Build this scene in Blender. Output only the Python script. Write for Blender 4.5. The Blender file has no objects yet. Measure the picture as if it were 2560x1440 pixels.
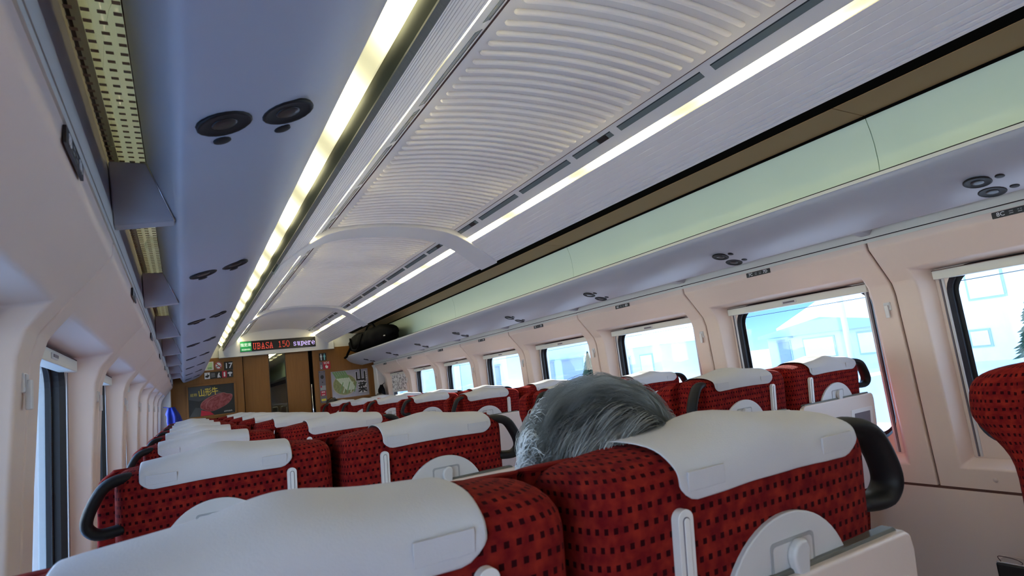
import bpy, bmesh, math, random
from math import sin, cos, pi, radians, sqrt, atan2, exp
from mathutils import Vector, Matrix, noise

random.seed(7)
scene = bpy.context.scene
COL = scene.collection

# ------------------------------------------------------------------ camera
cam_d = bpy.data.cameras.new('camera')
cam_d.sensor_width = 36.0
cam_d.lens = 36.0 * 1487.45 / 2560.0
cam_d.clip_start = 0.02
cam_d.clip_end = 500
cam = bpy.data.objects.new('camera', cam_d)
COL.objects.link(cam)
R_ = Vector((0.87184711, -0.47500022, -0.1194044))
U_ = Vector((0.03643364, -0.18021921, 0.98295149))
F_ = Vector((0.48842114, 0.86133375, 0.13981761))
cam.matrix_world = Matrix(((R_.x, U_.x, -F_.x, -1.10727),
                           (R_.y, U_.y, -F_.y, 0.0),
                           (R_.z, U_.z, -F_.z, 1.30),
                           (0, 0, 0, 1)))
scene.camera = cam
cam_d.dof.use_dof = True
cam_d.dof.focus_distance = 3.2
cam_d.dof.aperture_fstop = 14.0

# ------------------------------------------------------------------ world, sun, exposure
world = bpy.data.worlds.new('sky')
scene.world = world
world.use_nodes = True
wn = world.node_tree
bg = wn.nodes['Background']
# clear winter sky: pale and bright at the horizon, deep blue overhead
w_geo = wn.nodes.new('ShaderNodeTexCoord')
w_sep = wn.nodes.new('ShaderNodeSeparateXYZ')
wn.links.new(w_geo.outputs['Generated'], w_sep.inputs[0])
w_ramp = wn.nodes.new('ShaderNodeValToRGB')
w_ramp.color_ramp.elements[0].position = 0.02
w_ramp.color_ramp.elements[0].color = (0.66, 0.72, 0.78, 1)
w_ramp.color_ramp.elements[1].position = 0.9
w_ramp.color_ramp.elements[1].color = (0.13, 0.29, 0.68, 1)
w_mid = w_ramp.color_ramp.elements.new(0.28)
w_mid.color = (0.26, 0.46, 0.86, 1)
wn.links.new(w_sep.outputs[2], w_ramp.inputs[0])
wn.links.new(w_ramp.outputs[0], bg.inputs[0])
SKY_STR = 4.4
bg.inputs[1].default_value = SKY_STR
sun_d = bpy.data.lights.new('sun', 'SUN')
sun_d.energy = 18.0
sun_d.angle = radians(0.6)
sun_d.color = (1.0, 0.95, 0.88)
sun = bpy.data.objects.new('sun', sun_d)
COL.objects.link(sun)
sun.rotation_euler = Vector((0.88, 0.02, 0.30)).to_track_quat('Z', 'Y').to_euler()
sun.location = (30, 12, 14)
vs = scene.view_settings
vs.view_transform = 'Standard'
vs.look = 'None'
vs.gamma = 1.0
vs.use_curve_mapping = False
vs.exposure = 0.62
LENS_STR = 11.0
RACK_LENS_STR = 3.2
try:
    scene.cycles.use_denoising = True
    scene.cycles.max_bounces = 10
    scene.cycles.diffuse_bounces = 6
    scene.cycles.transparent_max_bounces = 16
    scene.cycles.sample_clamp_indirect = 6.0
    scene.cycles.caustics_reflective = False
    scene.cycles.caustics_refractive = False
except Exception:
    pass

# ------------------------------------------------------------------ materials
MATS = {}


def mat(name, col, rough=0.5, spec=0.4, metal=0.0, var=0.06, nscale=6.0, bump=0.0, bscale=200.0):
    m = bpy.data.materials.new(name)
    m.use_nodes = True
    nt = m.node_tree
    b = nt.nodes['Principled BSDF']
    b.inputs['Roughness'].default_value = rough
    b.inputs['Metallic'].default_value = metal
    b.inputs['Specular IOR Level'].default_value = spec
    tc = nt.nodes.new('ShaderNodeTexCoord')
    n = nt.nodes.new('ShaderNodeTexNoise')
    n.inputs['Scale'].default_value = nscale
    n.inputs['Detail'].default_value = 3
    nt.links.new(tc.outputs['Object'], n.inputs['Vector'])
    r = nt.nodes.new('ShaderNodeMix')
    r.data_type = 'RGBA'
    c = Vector(col)
    r.inputs[6].default_value = (*(c * (1 - var)), 1)
    r.inputs[7].default_value = (*[min(1, k * (1 + var)) for k in c], 1)
    nt.links.new(n.outputs['Fac'], r.inputs[0])
    nt.links.new(r.outputs[2], b.inputs['Base Color'])
    if bump:
        n2 = nt.nodes.new('ShaderNodeTexNoise')
        n2.inputs['Scale'].default_value = bscale
        nt.links.new(tc.outputs['Object'], n2.inputs['Vector'])
        bp = nt.nodes.new('ShaderNodeBump')
        bp.inputs['Strength'].default_value = bump
        bp.inputs['Distance'].default_value = 0.002
        nt.links.new(n2.outputs['Fac'], bp.inputs['Height'])
        nt.links.new(bp.outputs[0], b.inputs['Normal'])
    MATS[name] = m
    return m


def emat(name, col, strength):
    m = bpy.data.materials.new(name)
    m.use_nodes = True
    nt = m.node_tree
    b = nt.nodes['Principled BSDF']
    b.inputs['Base Color'].default_value = (*col, 1)
    b.inputs['Emission Color'].default_value = (*col, 1)
    b.inputs['Emission Strength'].default_value = strength
    MATS[name] = m
    return m


def lens_mat(name, strength, period, phase):
    """diffuser over a row of fluorescent tubes: a little dimmer where two tubes meet"""
    m = emat(name, (1.0, 0.93, 0.58), strength)
    nt = m.node_tree
    b = nt.nodes['Principled BSDF']
    g = nt.nodes.new('ShaderNodeNewGeometry')
    s = nt.nodes.new('ShaderNodeSeparateXYZ')
    nt.links.new(g.outputs['Position'], s.inputs[0])

    def mth(op, a, bv=None):
        n = nt.nodes.new('ShaderNodeMath')
        n.operation = op
        for i, v in enumerate((a, bv)):
            if v is None:
                continue
            if isinstance(v, (int, float)):
                n.inputs[i].default_value = v
            else:
                nt.links.new(v, n.inputs[i])
        return n.outputs[0]
    t = mth('FRACT', mth('DIVIDE', mth('SUBTRACT', s.outputs[1], phase), period))
    d = mth('ABSOLUTE', mth('SUBTRACT', t, 0.5))        # .5 at the joint, 0 mid tube
    k = nt.nodes.new('ShaderNodeMapRange')
    k.interpolation_type = 'SMOOTHSTEP'
    k.inputs['From Min'].default_value = 0.12
    k.inputs['From Max'].default_value = 0.5
    k.inputs['To Min'].default_value = 0.0
    k.inputs['To Max'].default_value = -math.log(strength / 0.46)
    nt.links.new(d, k.inputs['Value'])
    e_ = mth('MULTIPLY', mth('EXPONENT', k.outputs[0]), strength)
    nt.links.new(e_, b.inputs['Emission Strength'])
    return m


mat('wall_cream', (0.75, 0.61, 0.52), 0.45, 0.4, var=0.02, nscale=2)
mat('wall_white', (0.76, 0.75, 0.73), 0.4, 0.4, var=0.02, nscale=2)
mat('ceil_grey', (0.82, 0.785, 0.745), 0.5, 0.35, var=0.02, nscale=2)
mat('rib_cream', (0.97, 0.93, 0.87), 0.5, 0.35, var=0.02)
mat('alu_rib', (0.86, 0.83, 0.80), 0.4, 0.45, var=0.03, nscale=3)
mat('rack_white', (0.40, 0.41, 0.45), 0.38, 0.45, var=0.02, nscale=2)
mat('blind_box', (0.68, 0.68, 0.60), 0.45, 0.4, var=0.02)
mat('black_matte', (0.004, 0.004, 0.005), 0.9, 0.03, var=0.1)
mat('black_plastic', (0.008, 0.008, 0.010), 0.28, 0.5, var=0.1)
mat('handle_black', (0.007, 0.007, 0.008), 0.55, 0.3, var=0.1)
mat('gasket', (0.01, 0.01, 0.012), 0.5, 0.4)
mat('brown_panel', (0.37, 0.22, 0.115), 0.5, 0.3, var=0.05, nscale=3)
mat('green_panel', (0.62, 0.78, 0.70), 0.35, 0.4, var=0.02, nscale=2)
mat('dark_slot', (0.03, 0.045, 0.05), 0.25, 0.5)
mat('dark_line', (0.02, 0.02, 0.02), 0.6, 0.2)
mat('groove_brown', (0.10, 0.05, 0.04), 0.6, 0.2)
mat('slot_glass', (0.16, 0.20, 0.20), 0.2, 0.5, var=0.1, nscale=8)
mat('duct_green', (0.11, 0.115, 0.085), 0.5, 0.3)
mat('cove_grey', (0.05, 0.05, 0.05), 0.6, 0.2)
mat('cloth_white', (0.53, 0.525, 0.545), 0.8, 0.15, var=0.03, nscale=12, bump=0.15, bscale=500)
mat('plastic_grey', (0.60, 0.60, 0.60), 0.35, 0.4, var=0.02)
mat('plastic_light', (0.72, 0.71, 0.69), 0.35, 0.4, var=0.02)
mat('ledge_dark_reflect', (0.13, 0.13, 0.11), 0.4, 0.4)  # dark reflection on the tray ledge, painted into its colour
mat('recess_shade_grey', (0.36, 0.37, 0.38), 0.4, 0.4)
mat('tray_beige', (0.72, 0.62, 0.56), 0.4, 0.4, var=0.02)
mat('card_white', (0.75, 0.72, 0.70), 0.5, 0.3)
mat('card_grey', (0.16, 0.14, 0.16), 0.5, 0.3)
mat('metal', (0.62, 0.63, 0.65), 0.22, 0.5, metal=1.0)
mat('chrome', (0.8, 0.8, 0.8), 0.1, 0.5, metal=1.0)
mat('wire_brown', (0.06, 0.02, 0.01), 0.5, 0.4)
mat('floor_grey', (0.56, 0.53, 0.51), 0.7, 0.2, var=0.2, nscale=30)
mat('label_black', (0.025, 0.024, 0.022), 0.4, 0.4)
mat('label_white', (0.75, 0.75, 0.73), 0.5, 0.3)
mat('label_grey', (0.32, 0.32, 0.31), 0.5, 0.3)
mat('red_sign', (0.45, 0.02, 0.04), 0.4, 0.4)
mat('green_sign', (0.16, 0.40, 0.10), 0.4, 0.4)
mat('green_light', (0.55, 0.72, 0.40), 0.4, 0.4)
mat('yellow_sign', (0.70, 0.58, 0.08), 0.4, 0.4)
mat('cyan_sign', (0.25, 0.62, 0.62), 0.4, 0.4)
mat('gold', (0.75, 0.55, 0.08), 0.5, 0.3)
mat('poster_dark', (0.02, 0.022, 0.022), 0.35, 0.5, var=0.5, nscale=5)
mat('poster_slate', (0.06, 0.065, 0.065), 0.35, 0.5, var=0.3, nscale=9)
mat('poster_lilac', (0.36, 0.34, 0.40), 0.4, 0.4, var=0.3, nscale=9)
mat('leek_green', (0.17, 0.30, 0.12), 0.4, 0.4, var=0.3, nscale=30)
mat('leek_white', (0.55, 0.60, 0.45), 0.4, 0.4, var=0.2, nscale=30)
mat('herb', (0.25, 0.26, 0.10), 0.4, 0.4, var=0.6, nscale=40)
mat('bowl_rim', (0.45, 0.36, 0.30), 0.4, 0.4)
mat('meat_edge', (0.36, 0.13, 0.12), 0.4, 0.4, var=0.15, nscale=12)
mat('plate_grey', (0.10, 0.10, 0.11), 0.4, 0.4)
mat('bag_black', (0.003, 0.003, 0.004), 0.8, 0.06, bump=0.4, bscale=60)
mat('jacket_blue', (0.012, 0.03, 0.30), 0.5, 0.35, var=0.25, nscale=8)
mat('cloth_black', (0.006, 0.006, 0.007), 0.85, 0.1)
mat('skin', (0.55, 0.36, 0.27), 0.5, 0.4)
mat('shirt', (0.10, 0.12, 0.16), 0.8, 0.2)
mat('trouser', (0.05, 0.05, 0.06), 0.8, 0.2)
mat('grey_seat', (0.22, 0.22, 0.24), 0.8, 0.2)
mat('vestibule_grey', (0.50, 0.47, 0.43), 0.6, 0.2)
mat('vestibule_green', (0.30, 0.38, 0.28), 0.6, 0.2)
mat('vestibule_pink', (0.50, 0.40, 0.36), 0.6, 0.2)
mat('asphalt', (0.30, 0.30, 0.31), 0.9, 0.1, var=0.2, nscale=0.4)
mat('snow', (0.72, 0.75, 0.80), 0.9, 0.1, var=0.08, nscale=0.2)
mat('tree_dark', (0.06, 0.10, 0.06), 0.9, 0.1, var=0.5, nscale=2)
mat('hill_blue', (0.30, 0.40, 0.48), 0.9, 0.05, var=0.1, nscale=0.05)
mat('pole_conc', (0.6, 0.6, 0.58), 0.8, 0.2)
mat('win_dark', (0.18, 0.24, 0.30), 0.2, 0.5)
mat('win_yellow', (0.70, 0.55, 0.25), 0.4, 0.4)
lens_mat('lens_cove', LENS_STR, 0.66, 1.405)
lens_mat('lens_rack', RACK_LENS_STR, 0.515, 1.315)
emat('led_red', (1.0, 0.10, 0.06), 0.42)
emat('led_violet', (0.58, 0.46, 1.0), 0.62)
emat('led_green', (0.01, 0.30, 0.08), 0.22)
emat('led_white', (0.75, 0.9, 0.8), 0.55)


def wood_mat():
    m = mat('wood', (0.36, 0.19, 0.065), 0.42, 0.35)
    nt = m.node_tree
    b = nt.nodes['Principled BSDF']
    tc = nt.nodes.new('ShaderNodeTexCoord')
    mp = nt.nodes.new('ShaderNodeMapping')
    mp.inputs['Scale'].default_value = (40, 40, 1.6)
    n = nt.nodes.new('ShaderNodeTexNoise')
    n.inputs['Scale'].default_value = 2.0
    n.inputs['Detail'].default_value = 6
    r = nt.nodes.new('ShaderNodeValToRGB')
    r.color_ramp.elements[0].color = (0.20, 0.082, 0.019, 1)
    r.color_ramp.elements[1].color = (0.29, 0.128, 0.034, 1)
    nt.links.new(tc.outputs['Object'], mp.inputs[0])
    nt.links.new(mp.outputs[0], n.inputs['Vector'])
    nt.links.new(n.outputs['Fac'], r.inputs[0])
    nt.links.new(r.outputs[0], b.inputs['Base Color'])


wood_mat()


def meat_mat():
    m = mat('meat', (0.33, 0.05, 0.05), 0.35, 0.5)
    nt = m.node_tree
    b = nt.nodes['Principled BSDF']
    tc = nt.nodes.new('ShaderNodeTexCoord')
    n = nt.nodes.new('ShaderNodeTexNoise')
    n.inputs['Scale'].default_value = 14
    n.inputs['Detail'].default_value = 8
    n.inputs['Distortion'].default_value = 1.5
    r = nt.nodes.new('ShaderNodeValToRGB')
    r.color_ramp.elements[0].position = 0.40
    r.color_ramp.elements[0].color = (0.20, 0.022, 0.026, 1)
    r.color_ramp.elements[1].position = 0.72
    r.color_ramp.elements[1].color = (0.36, 0.10, 0.10, 1)
    nt.links.new(tc.outputs['Object'], n.inputs['Vector'])
    nt.links.new(n.outputs['Fac'], r.inputs[0])
    nt.links.new(r.outputs[0], b.inputs['Base Color'])


meat_mat()


def fabric_mat():
    """red moquette with a staggered grid of dark maroon squares (UV in metres)"""
    m = bpy.data.materials.new('moquette')
    m.use_nodes = True
    nt = m.node_tree
    L = nt.links
    b = nt.nodes['Principled BSDF']
    b.inputs['Roughness'].default_value = 0.9
    b.inputs['Specular IOR Level'].default_value = 0.05
    b.inputs['Sheen Weight'].default_value = 0.02
    b.inputs['Sheen Tint'].default_value = (1, 0.5, 0.4, 1)
    uv = nt.nodes.new('ShaderNodeUVMap')
    sep = nt.nodes.new('ShaderNodeSeparateXYZ')
    L.new(uv.outputs[0], sep.inputs[0])

    def mth(op, a, bv=None):
        n = nt.nodes.new('ShaderNodeMath')
        n.operation = op
        for i, v in enumerate((a, bv)):
            if v is None:
                continue
            if isinstance(v, (int, float)):
                n.inputs[i].default_value = v
            else:
                L.new(v, n.inputs[i])
        return n.outputs[0]
    PU, PV = 0.0122, 0.0165
    v = mth('DIVIDE', sep.outputs[1], PV)
    row = mth('FLOOR', v)
    odd = mth('MULTIPLY', mth('MODULO', mth('ABSOLUTE', row), 2.0), 0.5)
    u = mth('ADD', mth('DIVIDE', sep.outputs[0], PU), odd)
    fu = mth('ABSOLUTE', mth('SUBTRACT', mth('FRACT', mth('ADD', u, 100.0)), 0.5))
    fv = mth('ABSOLUTE', mth('SUBTRACT', mth('FRACT', mth('ADD', v, 100.0)), 0.5))
    inu = mth('LESS_THAN', fu, 0.215)
    inv = mth('LESS_THAN', fv, 0.175)
    sq = mth('MULTIPLY', inu, inv)
    n = nt.nodes.new('ShaderNodeTexNoise')
    n.inputs['Scale'].default_value = 55
    n.inputs['Detail'].default_value = 2
    L.new(uv.outputs[0], n.inputs['Vector'])
    r = nt.nodes.new('ShaderNodeValToRGB')
    r.color_ramp.elements[0].position = 0.35
    r.color_ramp.elements[0].color = (0.125, 0.006, 0.008, 1)
    r.color_ramp.elements[1].position = 0.70
    r.color_ramp.elements[1].color = (0.25, 0.020, 0.012, 1)
    L.new(n.outputs['Fac'], r.inputs[0])
    mx = nt.nodes.new('ShaderNodeMix')
    mx.data_type = 'RGBA'
    L.new(sq, mx.inputs[0])
    L.new(r.outputs[0], mx.inputs[6])
    mx.inputs[7].default_value = (0.026, 0.002, 0.004, 1)
    L.new(mx.outputs[2], b.inputs['Base Color'])
    n2 = nt.nodes.new('ShaderNodeTexNoise')
    n2.inputs['Scale'].default_value = 1500
    L.new(uv.outputs[0], n2.inputs['Vector'])
    bp = nt.nodes.new('ShaderNodeBump')
    bp.inputs['Strength'].default_value = 0.35
    bp.inputs['Distance'].default_value = 0.001
    L.new(n2.outputs['Fac'], bp.inputs['Height'])
    L.new(bp.outputs[0], b.inputs['Normal'])
    MATS['moquette'] = m


fabric_mat()


def glass_mat(name='glass', tint=(0.93, 0.97, 0.96), gloss=0.06):
    m = bpy.data.materials.new(name)
    m.use_nodes = True
    nt = m.node_tree
    nt.nodes.remove(nt.nodes['Principled BSDF'])
    out = nt.nodes['Material Output']
    t = nt.nodes.new('ShaderNodeBsdfTransparent')
    t.inputs[0].default_value = (*tint, 1)
    g = nt.nodes.new('ShaderNodeBsdfGlossy')
    g.inputs['Roughness'].default_value = 0.02
    fr = nt.nodes.new('ShaderNodeFresnel')
    ge = nt.nodes.new('ShaderNodeNewGeometry')
    io = nt.nodes.new('ShaderNodeMapRange')
    io.inputs['To Min'].default_value = 1.35
    io.inputs['To Max'].default_value = 1 / 1.35
    nt.links.new(ge.outputs['Backfacing'], io.inputs['Value'])
    nt.links.new(io.outputs[0], fr.inputs[0])
    mx = nt.nodes.new('ShaderNodeMixShader')
    nt.links.new(fr.outputs[0], mx.inputs[0])
    nt.links.new(t.outputs[0], mx.inputs[1])
    nt.links.new(g.outputs[0], mx.inputs[2])
    nt.links.new(mx.outputs[0], out.inputs[0])
    MATS[name] = m


glass_mat()
glass_mat('glass_cream', (0.95, 0.89, 0.77))
mat('dot_tan', (0.26, 0.20, 0.13), 0.6, 0.2)


def blind_mat():
    m = mat('blind_fabric', (0.6, 0.6, 0.6), 0.8, 0.1)
    nt = m.node_tree
    b = nt.nodes['Principled BSDF']
    tc = nt.nodes.new('ShaderNodeTexCoord')
    w = nt.nodes.new('ShaderNodeTexVoronoi')
    w.inputs['Scale'].default_value = 30
    r = nt.nodes.new('ShaderNodeValToRGB')
    r.color_ramp.interpolation = 'CONSTANT'
    r.color_ramp.elements[0].color = (0.30, 0.29, 0.30, 1)
    r.color_ramp.elements[1].position = 0.45
    r.color_ramp.elements[1].color = (0.75, 0.74, 0.74, 1)
    nt.links.new(tc.outputs['Object'], w.inputs['Vector'])
    nt.links.new(w.outputs['Distance'], r.inputs[0])
    nt.links.new(r.outputs[0], b.inputs['Base Color'])


blind_mat()

# ------------------------------------------------------------------ helpers


def link(name, me, m, parent=None):
    o = bpy.data.objects.new(name, me)
    COL.objects.link(o)
    if m is not None and not me.materials:
        me.materials.append(MATS[m])
    if parent is not None:
        o.parent = parent
    return o


def mesh(name, V, F, m, parent=None, smooth=False):
    me = bpy.data.meshes.new(name)
    me.from_pydata([tuple(v) for v in V], [], F)
    me.update()
    bm = bmesh.new()
    bm.from_mesh(me)
    bmesh.ops.recalc_face_normals(bm, faces=bm.faces)
    bm.to_mesh(me)
    bm.free()
    if smooth:
        for p_ in me.polygons:
            p_.use_smooth = True
    return link(name, me, m, parent)


def empty(name, loc=(0, 0, 0), parent=None):
    o = bpy.data.objects.new(name, None)
    COL.objects.link(o)
    o.location = loc
    o.empty_display_size = 0.05
    if parent is not None:
        o.parent = parent
    return o


def tag(o, label, cat, group=None):
    o['label'] = label
    o['category'] = cat
    if group:
        o['group'] = group
    return o


def struct(o):
    o['kind'] = 'structure'
    return o


def bevel(o, w=0.005, seg=2, ang=30):
    b = o.modifiers.new('bevel', 'BEVEL')
    b.width = w
    b.segments = seg
    b.limit_method = 'ANGLE'
    b.angle_limit = radians(ang)
    for p_ in o.data.polygons:
        p_.use_smooth = True
    b.harden_normals = True
    return o


def box(name, x0, x1, y0, y1, z0, z1, m, parent=None, bev=0.0, seg=2):
    V = [(x, y, z) for x in (x0, x1) for y in (y0, y1) for z in (z0, z1)]
    F = [(0, 1, 3, 2), (4, 6, 7, 5), (0, 4, 5, 1), (2, 3, 7, 6), (0, 2, 6, 4), (1, 5, 7, 3)]
    o = mesh(name, V, F, m, parent)
    if bev:
        bevel(o, bev, seg)
    return o


def prism(name, poly, y0, y1, m, parent=None, s=1, bev=0.0):
    """closed polygon in (x,z) drawn along y; s=-1 mirrors it to the other side"""
    n = len(poly)
    V = [(s * x, y0, z) for x, z in poly] + [(s * x, y1, z) for x, z in poly]
    F = [tuple(range(n)), tuple(range(2 * n - 1, n - 1, -1))]
    F += [(i, (i + 1) % n, n + (i + 1) % n, n + i) for i in range(n)]
    o = mesh(name, V, F, m, parent)
    if bev:
        bevel(o, bev, 2)
    return o


def sheet(pts, t):
    """polyline in (x,z) -> closed polygon of thickness t on its left side"""
    off = []
    n = len(pts)
    for i in range(n):
        a = Vector(pts[max(0, i - 1)])
        b = Vector(pts[min(n - 1, i + 1)])
        d = (b - a).normalized()
        off.append((pts[i][0] - d.y * t, pts[i][1] + d.x * t))
    return list(pts) + off[::-1]


def tube(name, path, r, m, parent=None, seg=10, closed=False, ry=None):
    """round (or oval) tube along a polyline"""
    V, F = [], []
    n = len(path)
    P = [Vector(p_) for p_ in path]
    up0 = None
    for i in range(n):
        a = P[(i - 1) % n] if (closed or i > 0) else P[i]
        b = P[(i + 1) % n] if (closed or i < n - 1) else P[i]
        d = (b - a).normalized()
        ref = Vector((0, 1, 0)) if abs(d.y) < 0.9 else Vector((1, 0, 0))
        s_ = d.cross(ref).normalized()
        t_ = s_.cross(d).normalized()
        rr = r[i] if isinstance(r, (list, tuple)) else r
        for k in range(seg):
            a_ = 2 * pi * k / seg
            V.append(P[i] + s_ * cos(a_) * rr + t_ * sin(a_) * (ry if ry else rr))
    m_ = n if closed else n - 1
    for i in range(m_):
        for k in range(seg):
            j = (i + 1) % n
            F.append((i * seg + k, i * seg + (k + 1) % seg, j * seg + (k + 1) % seg, j * seg + k))
    if not closed:
        F.append(tuple(range(seg)))
        F.append(tuple((n - 1) * seg + k for k in range(seg)))
    return mesh(name, V, F, m, parent, smooth=True)


def rrect(x0, x1, y0, y1, r, n=6):
    P = []
    for cx, cy, a0 in ((x1 - r, y1 - r, 0), (x0 + r, y1 - r, 90), (x0 + r, y0 + r, 180), (x1 - r, y0 + r, 270)):
        for k in range(n + 1):
            a = radians(a0 + 90 * k / n)
            P.append((cx + r * cos(a), cy + r * sin(a)))
    return P


def smooth_path(pts, sub=6, closed=False):
    """Catmull-Rom"""
    P = [Vector(p_) for p_ in pts]
    n = len(P)
    out = []
    rng = n if closed else n - 1
    for i in range(rng):
        if closed:
            a, b, c, d = P[(i - 1) % n], P[i], P[(i + 1) % n], P[(i + 2) % n]
        else:
            a, b, c, d = P[max(0, i - 1)], P[i], P[i + 1], P[min(n - 1, i + 2)]
        for k in range(sub):
            t = k / sub
            out.append(0.5 * ((2 * b) + (c - a) * t + (2 * a - 5 * b + 4 * c - d) * t * t + (3 * b - a - 3 * c + d) * t ** 3))
    if not closed:
        out.append(P[-1])
    return out


def plate(name, poly, M, t, m, parent=None):
    """flat polygon (u,v) with thickness t, placed by a 4x4 matrix (u->X, v->Y, out->Z)"""
    n = len(poly)
    V = [M @ Vector((u, v, 0)) for u, v in poly] + [M @ Vector((u, v, t)) for u, v in poly]
    F = [tuple(range(n)), tuple(range(n, 2 * n))]
    F += [(i, (i + 1) % n, n + (i + 1) % n, n + i) for i in range(n)]
    return mesh(name, V, F, m, parent)


def rect(u0, u1, v0, v1):
    return [(u0, v0), (u1, v0), (u1, v1), (u0, v1)]


def ell(cu, cv, ru, rv, n=24, rot=0):
    return [(cu + ru * cos(2 * pi * k / n) * cos(rot) - rv * sin(2 * pi * k / n) * sin(rot),
             cv + ru * cos(2 * pi * k / n) * sin(rot) + rv * sin(2 * pi * k / n) * cos(rot)) for k in range(n)]


def multi(name, polys, M, t, m, parent=None):
    """several flat marks of one print as one mesh"""
    V, F = [], []
    for poly in polys:
        b = len(V)
        n = len(poly)
        V += [M @ Vector((u, v, 0)) for u, v in poly] + [M @ Vector((u, v, t)) for u, v in poly]
        F += [tuple(b + i for i in range(n)), tuple(b + n + i for i in range(n))]
        F += [(b + i, b + (i + 1) % n, b + n + (i + 1) % n, b + n + i) for i in range(n)]
    return mesh(name, V, F, m, parent)


def text(name, body, size, M, m, parent=None, ext=0.0004, off=0.0, align='CENTER', sx=1.0, bold=0.0):
    c = bpy.data.curves.new(name, 'FONT')
    c.body = body
    c.size = size
    c.extrude = ext
    c.offset = bold
    c.resolution_u = 2
    c.align_x = align
    c.align_y = 'CENTER'
    o = bpy.data.objects.new(name, c)
    COL.objects.link(o)
    dg = bpy.context.evaluated_depsgraph_get()
    me = bpy.data.meshes.new_from_object(o.evaluated_get(dg))
    bpy.data.objects.remove(o)
    bpy.data.curves.remove(c)
    me.transform(M @ Matrix.Translation((0, 0, off)) @ Matrix.Diagonal((sx, 1, 1, 1)))
    me.materials.clear()
    return link(name, me, m, parent)


def fr_end(x, z, y=8.358):      # frame on the end wall (faces -y)
    return Matrix(((1, 0, 0, x), (0, 0, -1, y), (0, 1, 0, z), (0, 0, 0, 1)))


def fr_right(y, z, x):          # frame on the right wall (faces -x)
    return Matrix(((0, 0, -1, x), (-1, 0, 0, y), (0, 1, 0, z), (0, 0, 0, 1)))


def fr_left(y, z, x):
    return Matrix(((0, 0, 1, x), (1, 0, 0, y), (0, 1, 0, z), (0, 0, 0, 1)))


def copy_tree(o, parent=None):
    c = o.copy()
    COL.objects.link(c)
    c.parent = parent
    for ch in list(o.children):
        copy_tree(ch, c)
    return c


def smoothstep(x, a, b):
    t = max(0.0, min(1.0, (x - a) / (b - a)))
    return t * t * (3 - 2 * t)


PITCH = 0.98
ORD = ['first', 'second', 'third', 'fourth', 'fifth', 'sixth', 'seventh', 'eighth', 'ninth', 'tenth', 'eleventh']
Y_END = 8.36
Y_BACK = -2.62
SEAMS = [1.30 + PITCH * k for k in range(-4, 8)]        # -2.62 .. 8.16

# ------------------------------------------------------------------ floor and shell
struct(box('floor', -1.40, 1.40, Y_BACK, 8.42, -0.06, 0.0, 'floor_grey'))
wb = struct(box('wall_back', -1.45, 1.45, Y_BACK - 0.06, Y_BACK, 0.0, 2.40, 'wall_white'))

# ------------------------------------------------------------------ side walls, one moulded panel per bay
WP = [(1.360, 0.69), (1.358, 0.765), (1.350, 1.00), (1.345, 1.20), (1.335, 1.42), (1.322, 1.465), (1.288, 1.508),
      (1.213, 1.600), (1.210, 1.640)]


def bay_mesh(s):
    """moulded wall panel of one bay with its window reveal, local y = 0 at the bay centre"""
    h = PITCH / 2 - 0.0035
    o = 0.400
    ys = [-h, -o, o, h]
    V, F = [], []
    idx = {}

    def vid(p_):
        k = (round(p_[0], 5), round(p_[1], 5), round(p_[2], 5))
        if k not in idx:
            idx[k] = len(V)
            V.append((s * p_[0], p_[1], p_[2]))
        return idx[k]
    n = len(WP)
    for j in range(n - 1):
        for i in range(3):
            if i == 1 and 1 <= j <= 5:
                continue
            a, b = WP[j], WP[j + 1]
            F.append([vid((a[0], ys[i], a[1])), vid((a[0], ys[i + 1], a[1])), vid((b[0], ys[i + 1], b[1])), vid((b[0], ys[i], b[1]))])
    zi0, zi1, yi, xi = 0.795, 1.494, 0.368, 1.400

    def inner(z):
        t = (z - 0.765) / (1.508 - 0.765)
        return zi0 + t * (zi1 - zi0)
    for j in range(1, 6):
        a, b = WP[j], WP[j + 1]
        for sg in (-1, 1):
            F.append([vid((a[0], sg * o, a[1])), vid((b[0], sg * o, b[1])), vid((xi, sg * yi, inner(b[1]))), vid((xi, sg * yi, inner(a[1])))])
    F.append([vid((WP[1][0], -o, WP[1][1])), vid((WP[1][0], o, WP[1][1])), vid((xi, yi, zi0)), vid((xi, -yi, zi0))])
    F.append([vid((WP[6][0], -o, WP[6][1])), vid((WP[6][0], o, WP[6][1])), vid((xi, yi, zi1)), vid((xi, -yi, zi1))])
    # returns at the panel edges so that the joint is a recess
    for sg in (-1, 1):
        for j in range(n - 1):
            a, b = WP[j], WP[j + 1]
            F.append([vid((a[0], sg * h, a[1])), vid((b[0], sg * h, b[1])), vid((b[0] + 0.03, sg * h, b[1])), vid((a[0] + 0.03, sg * h, a[1]))])
    return V, F


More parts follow.
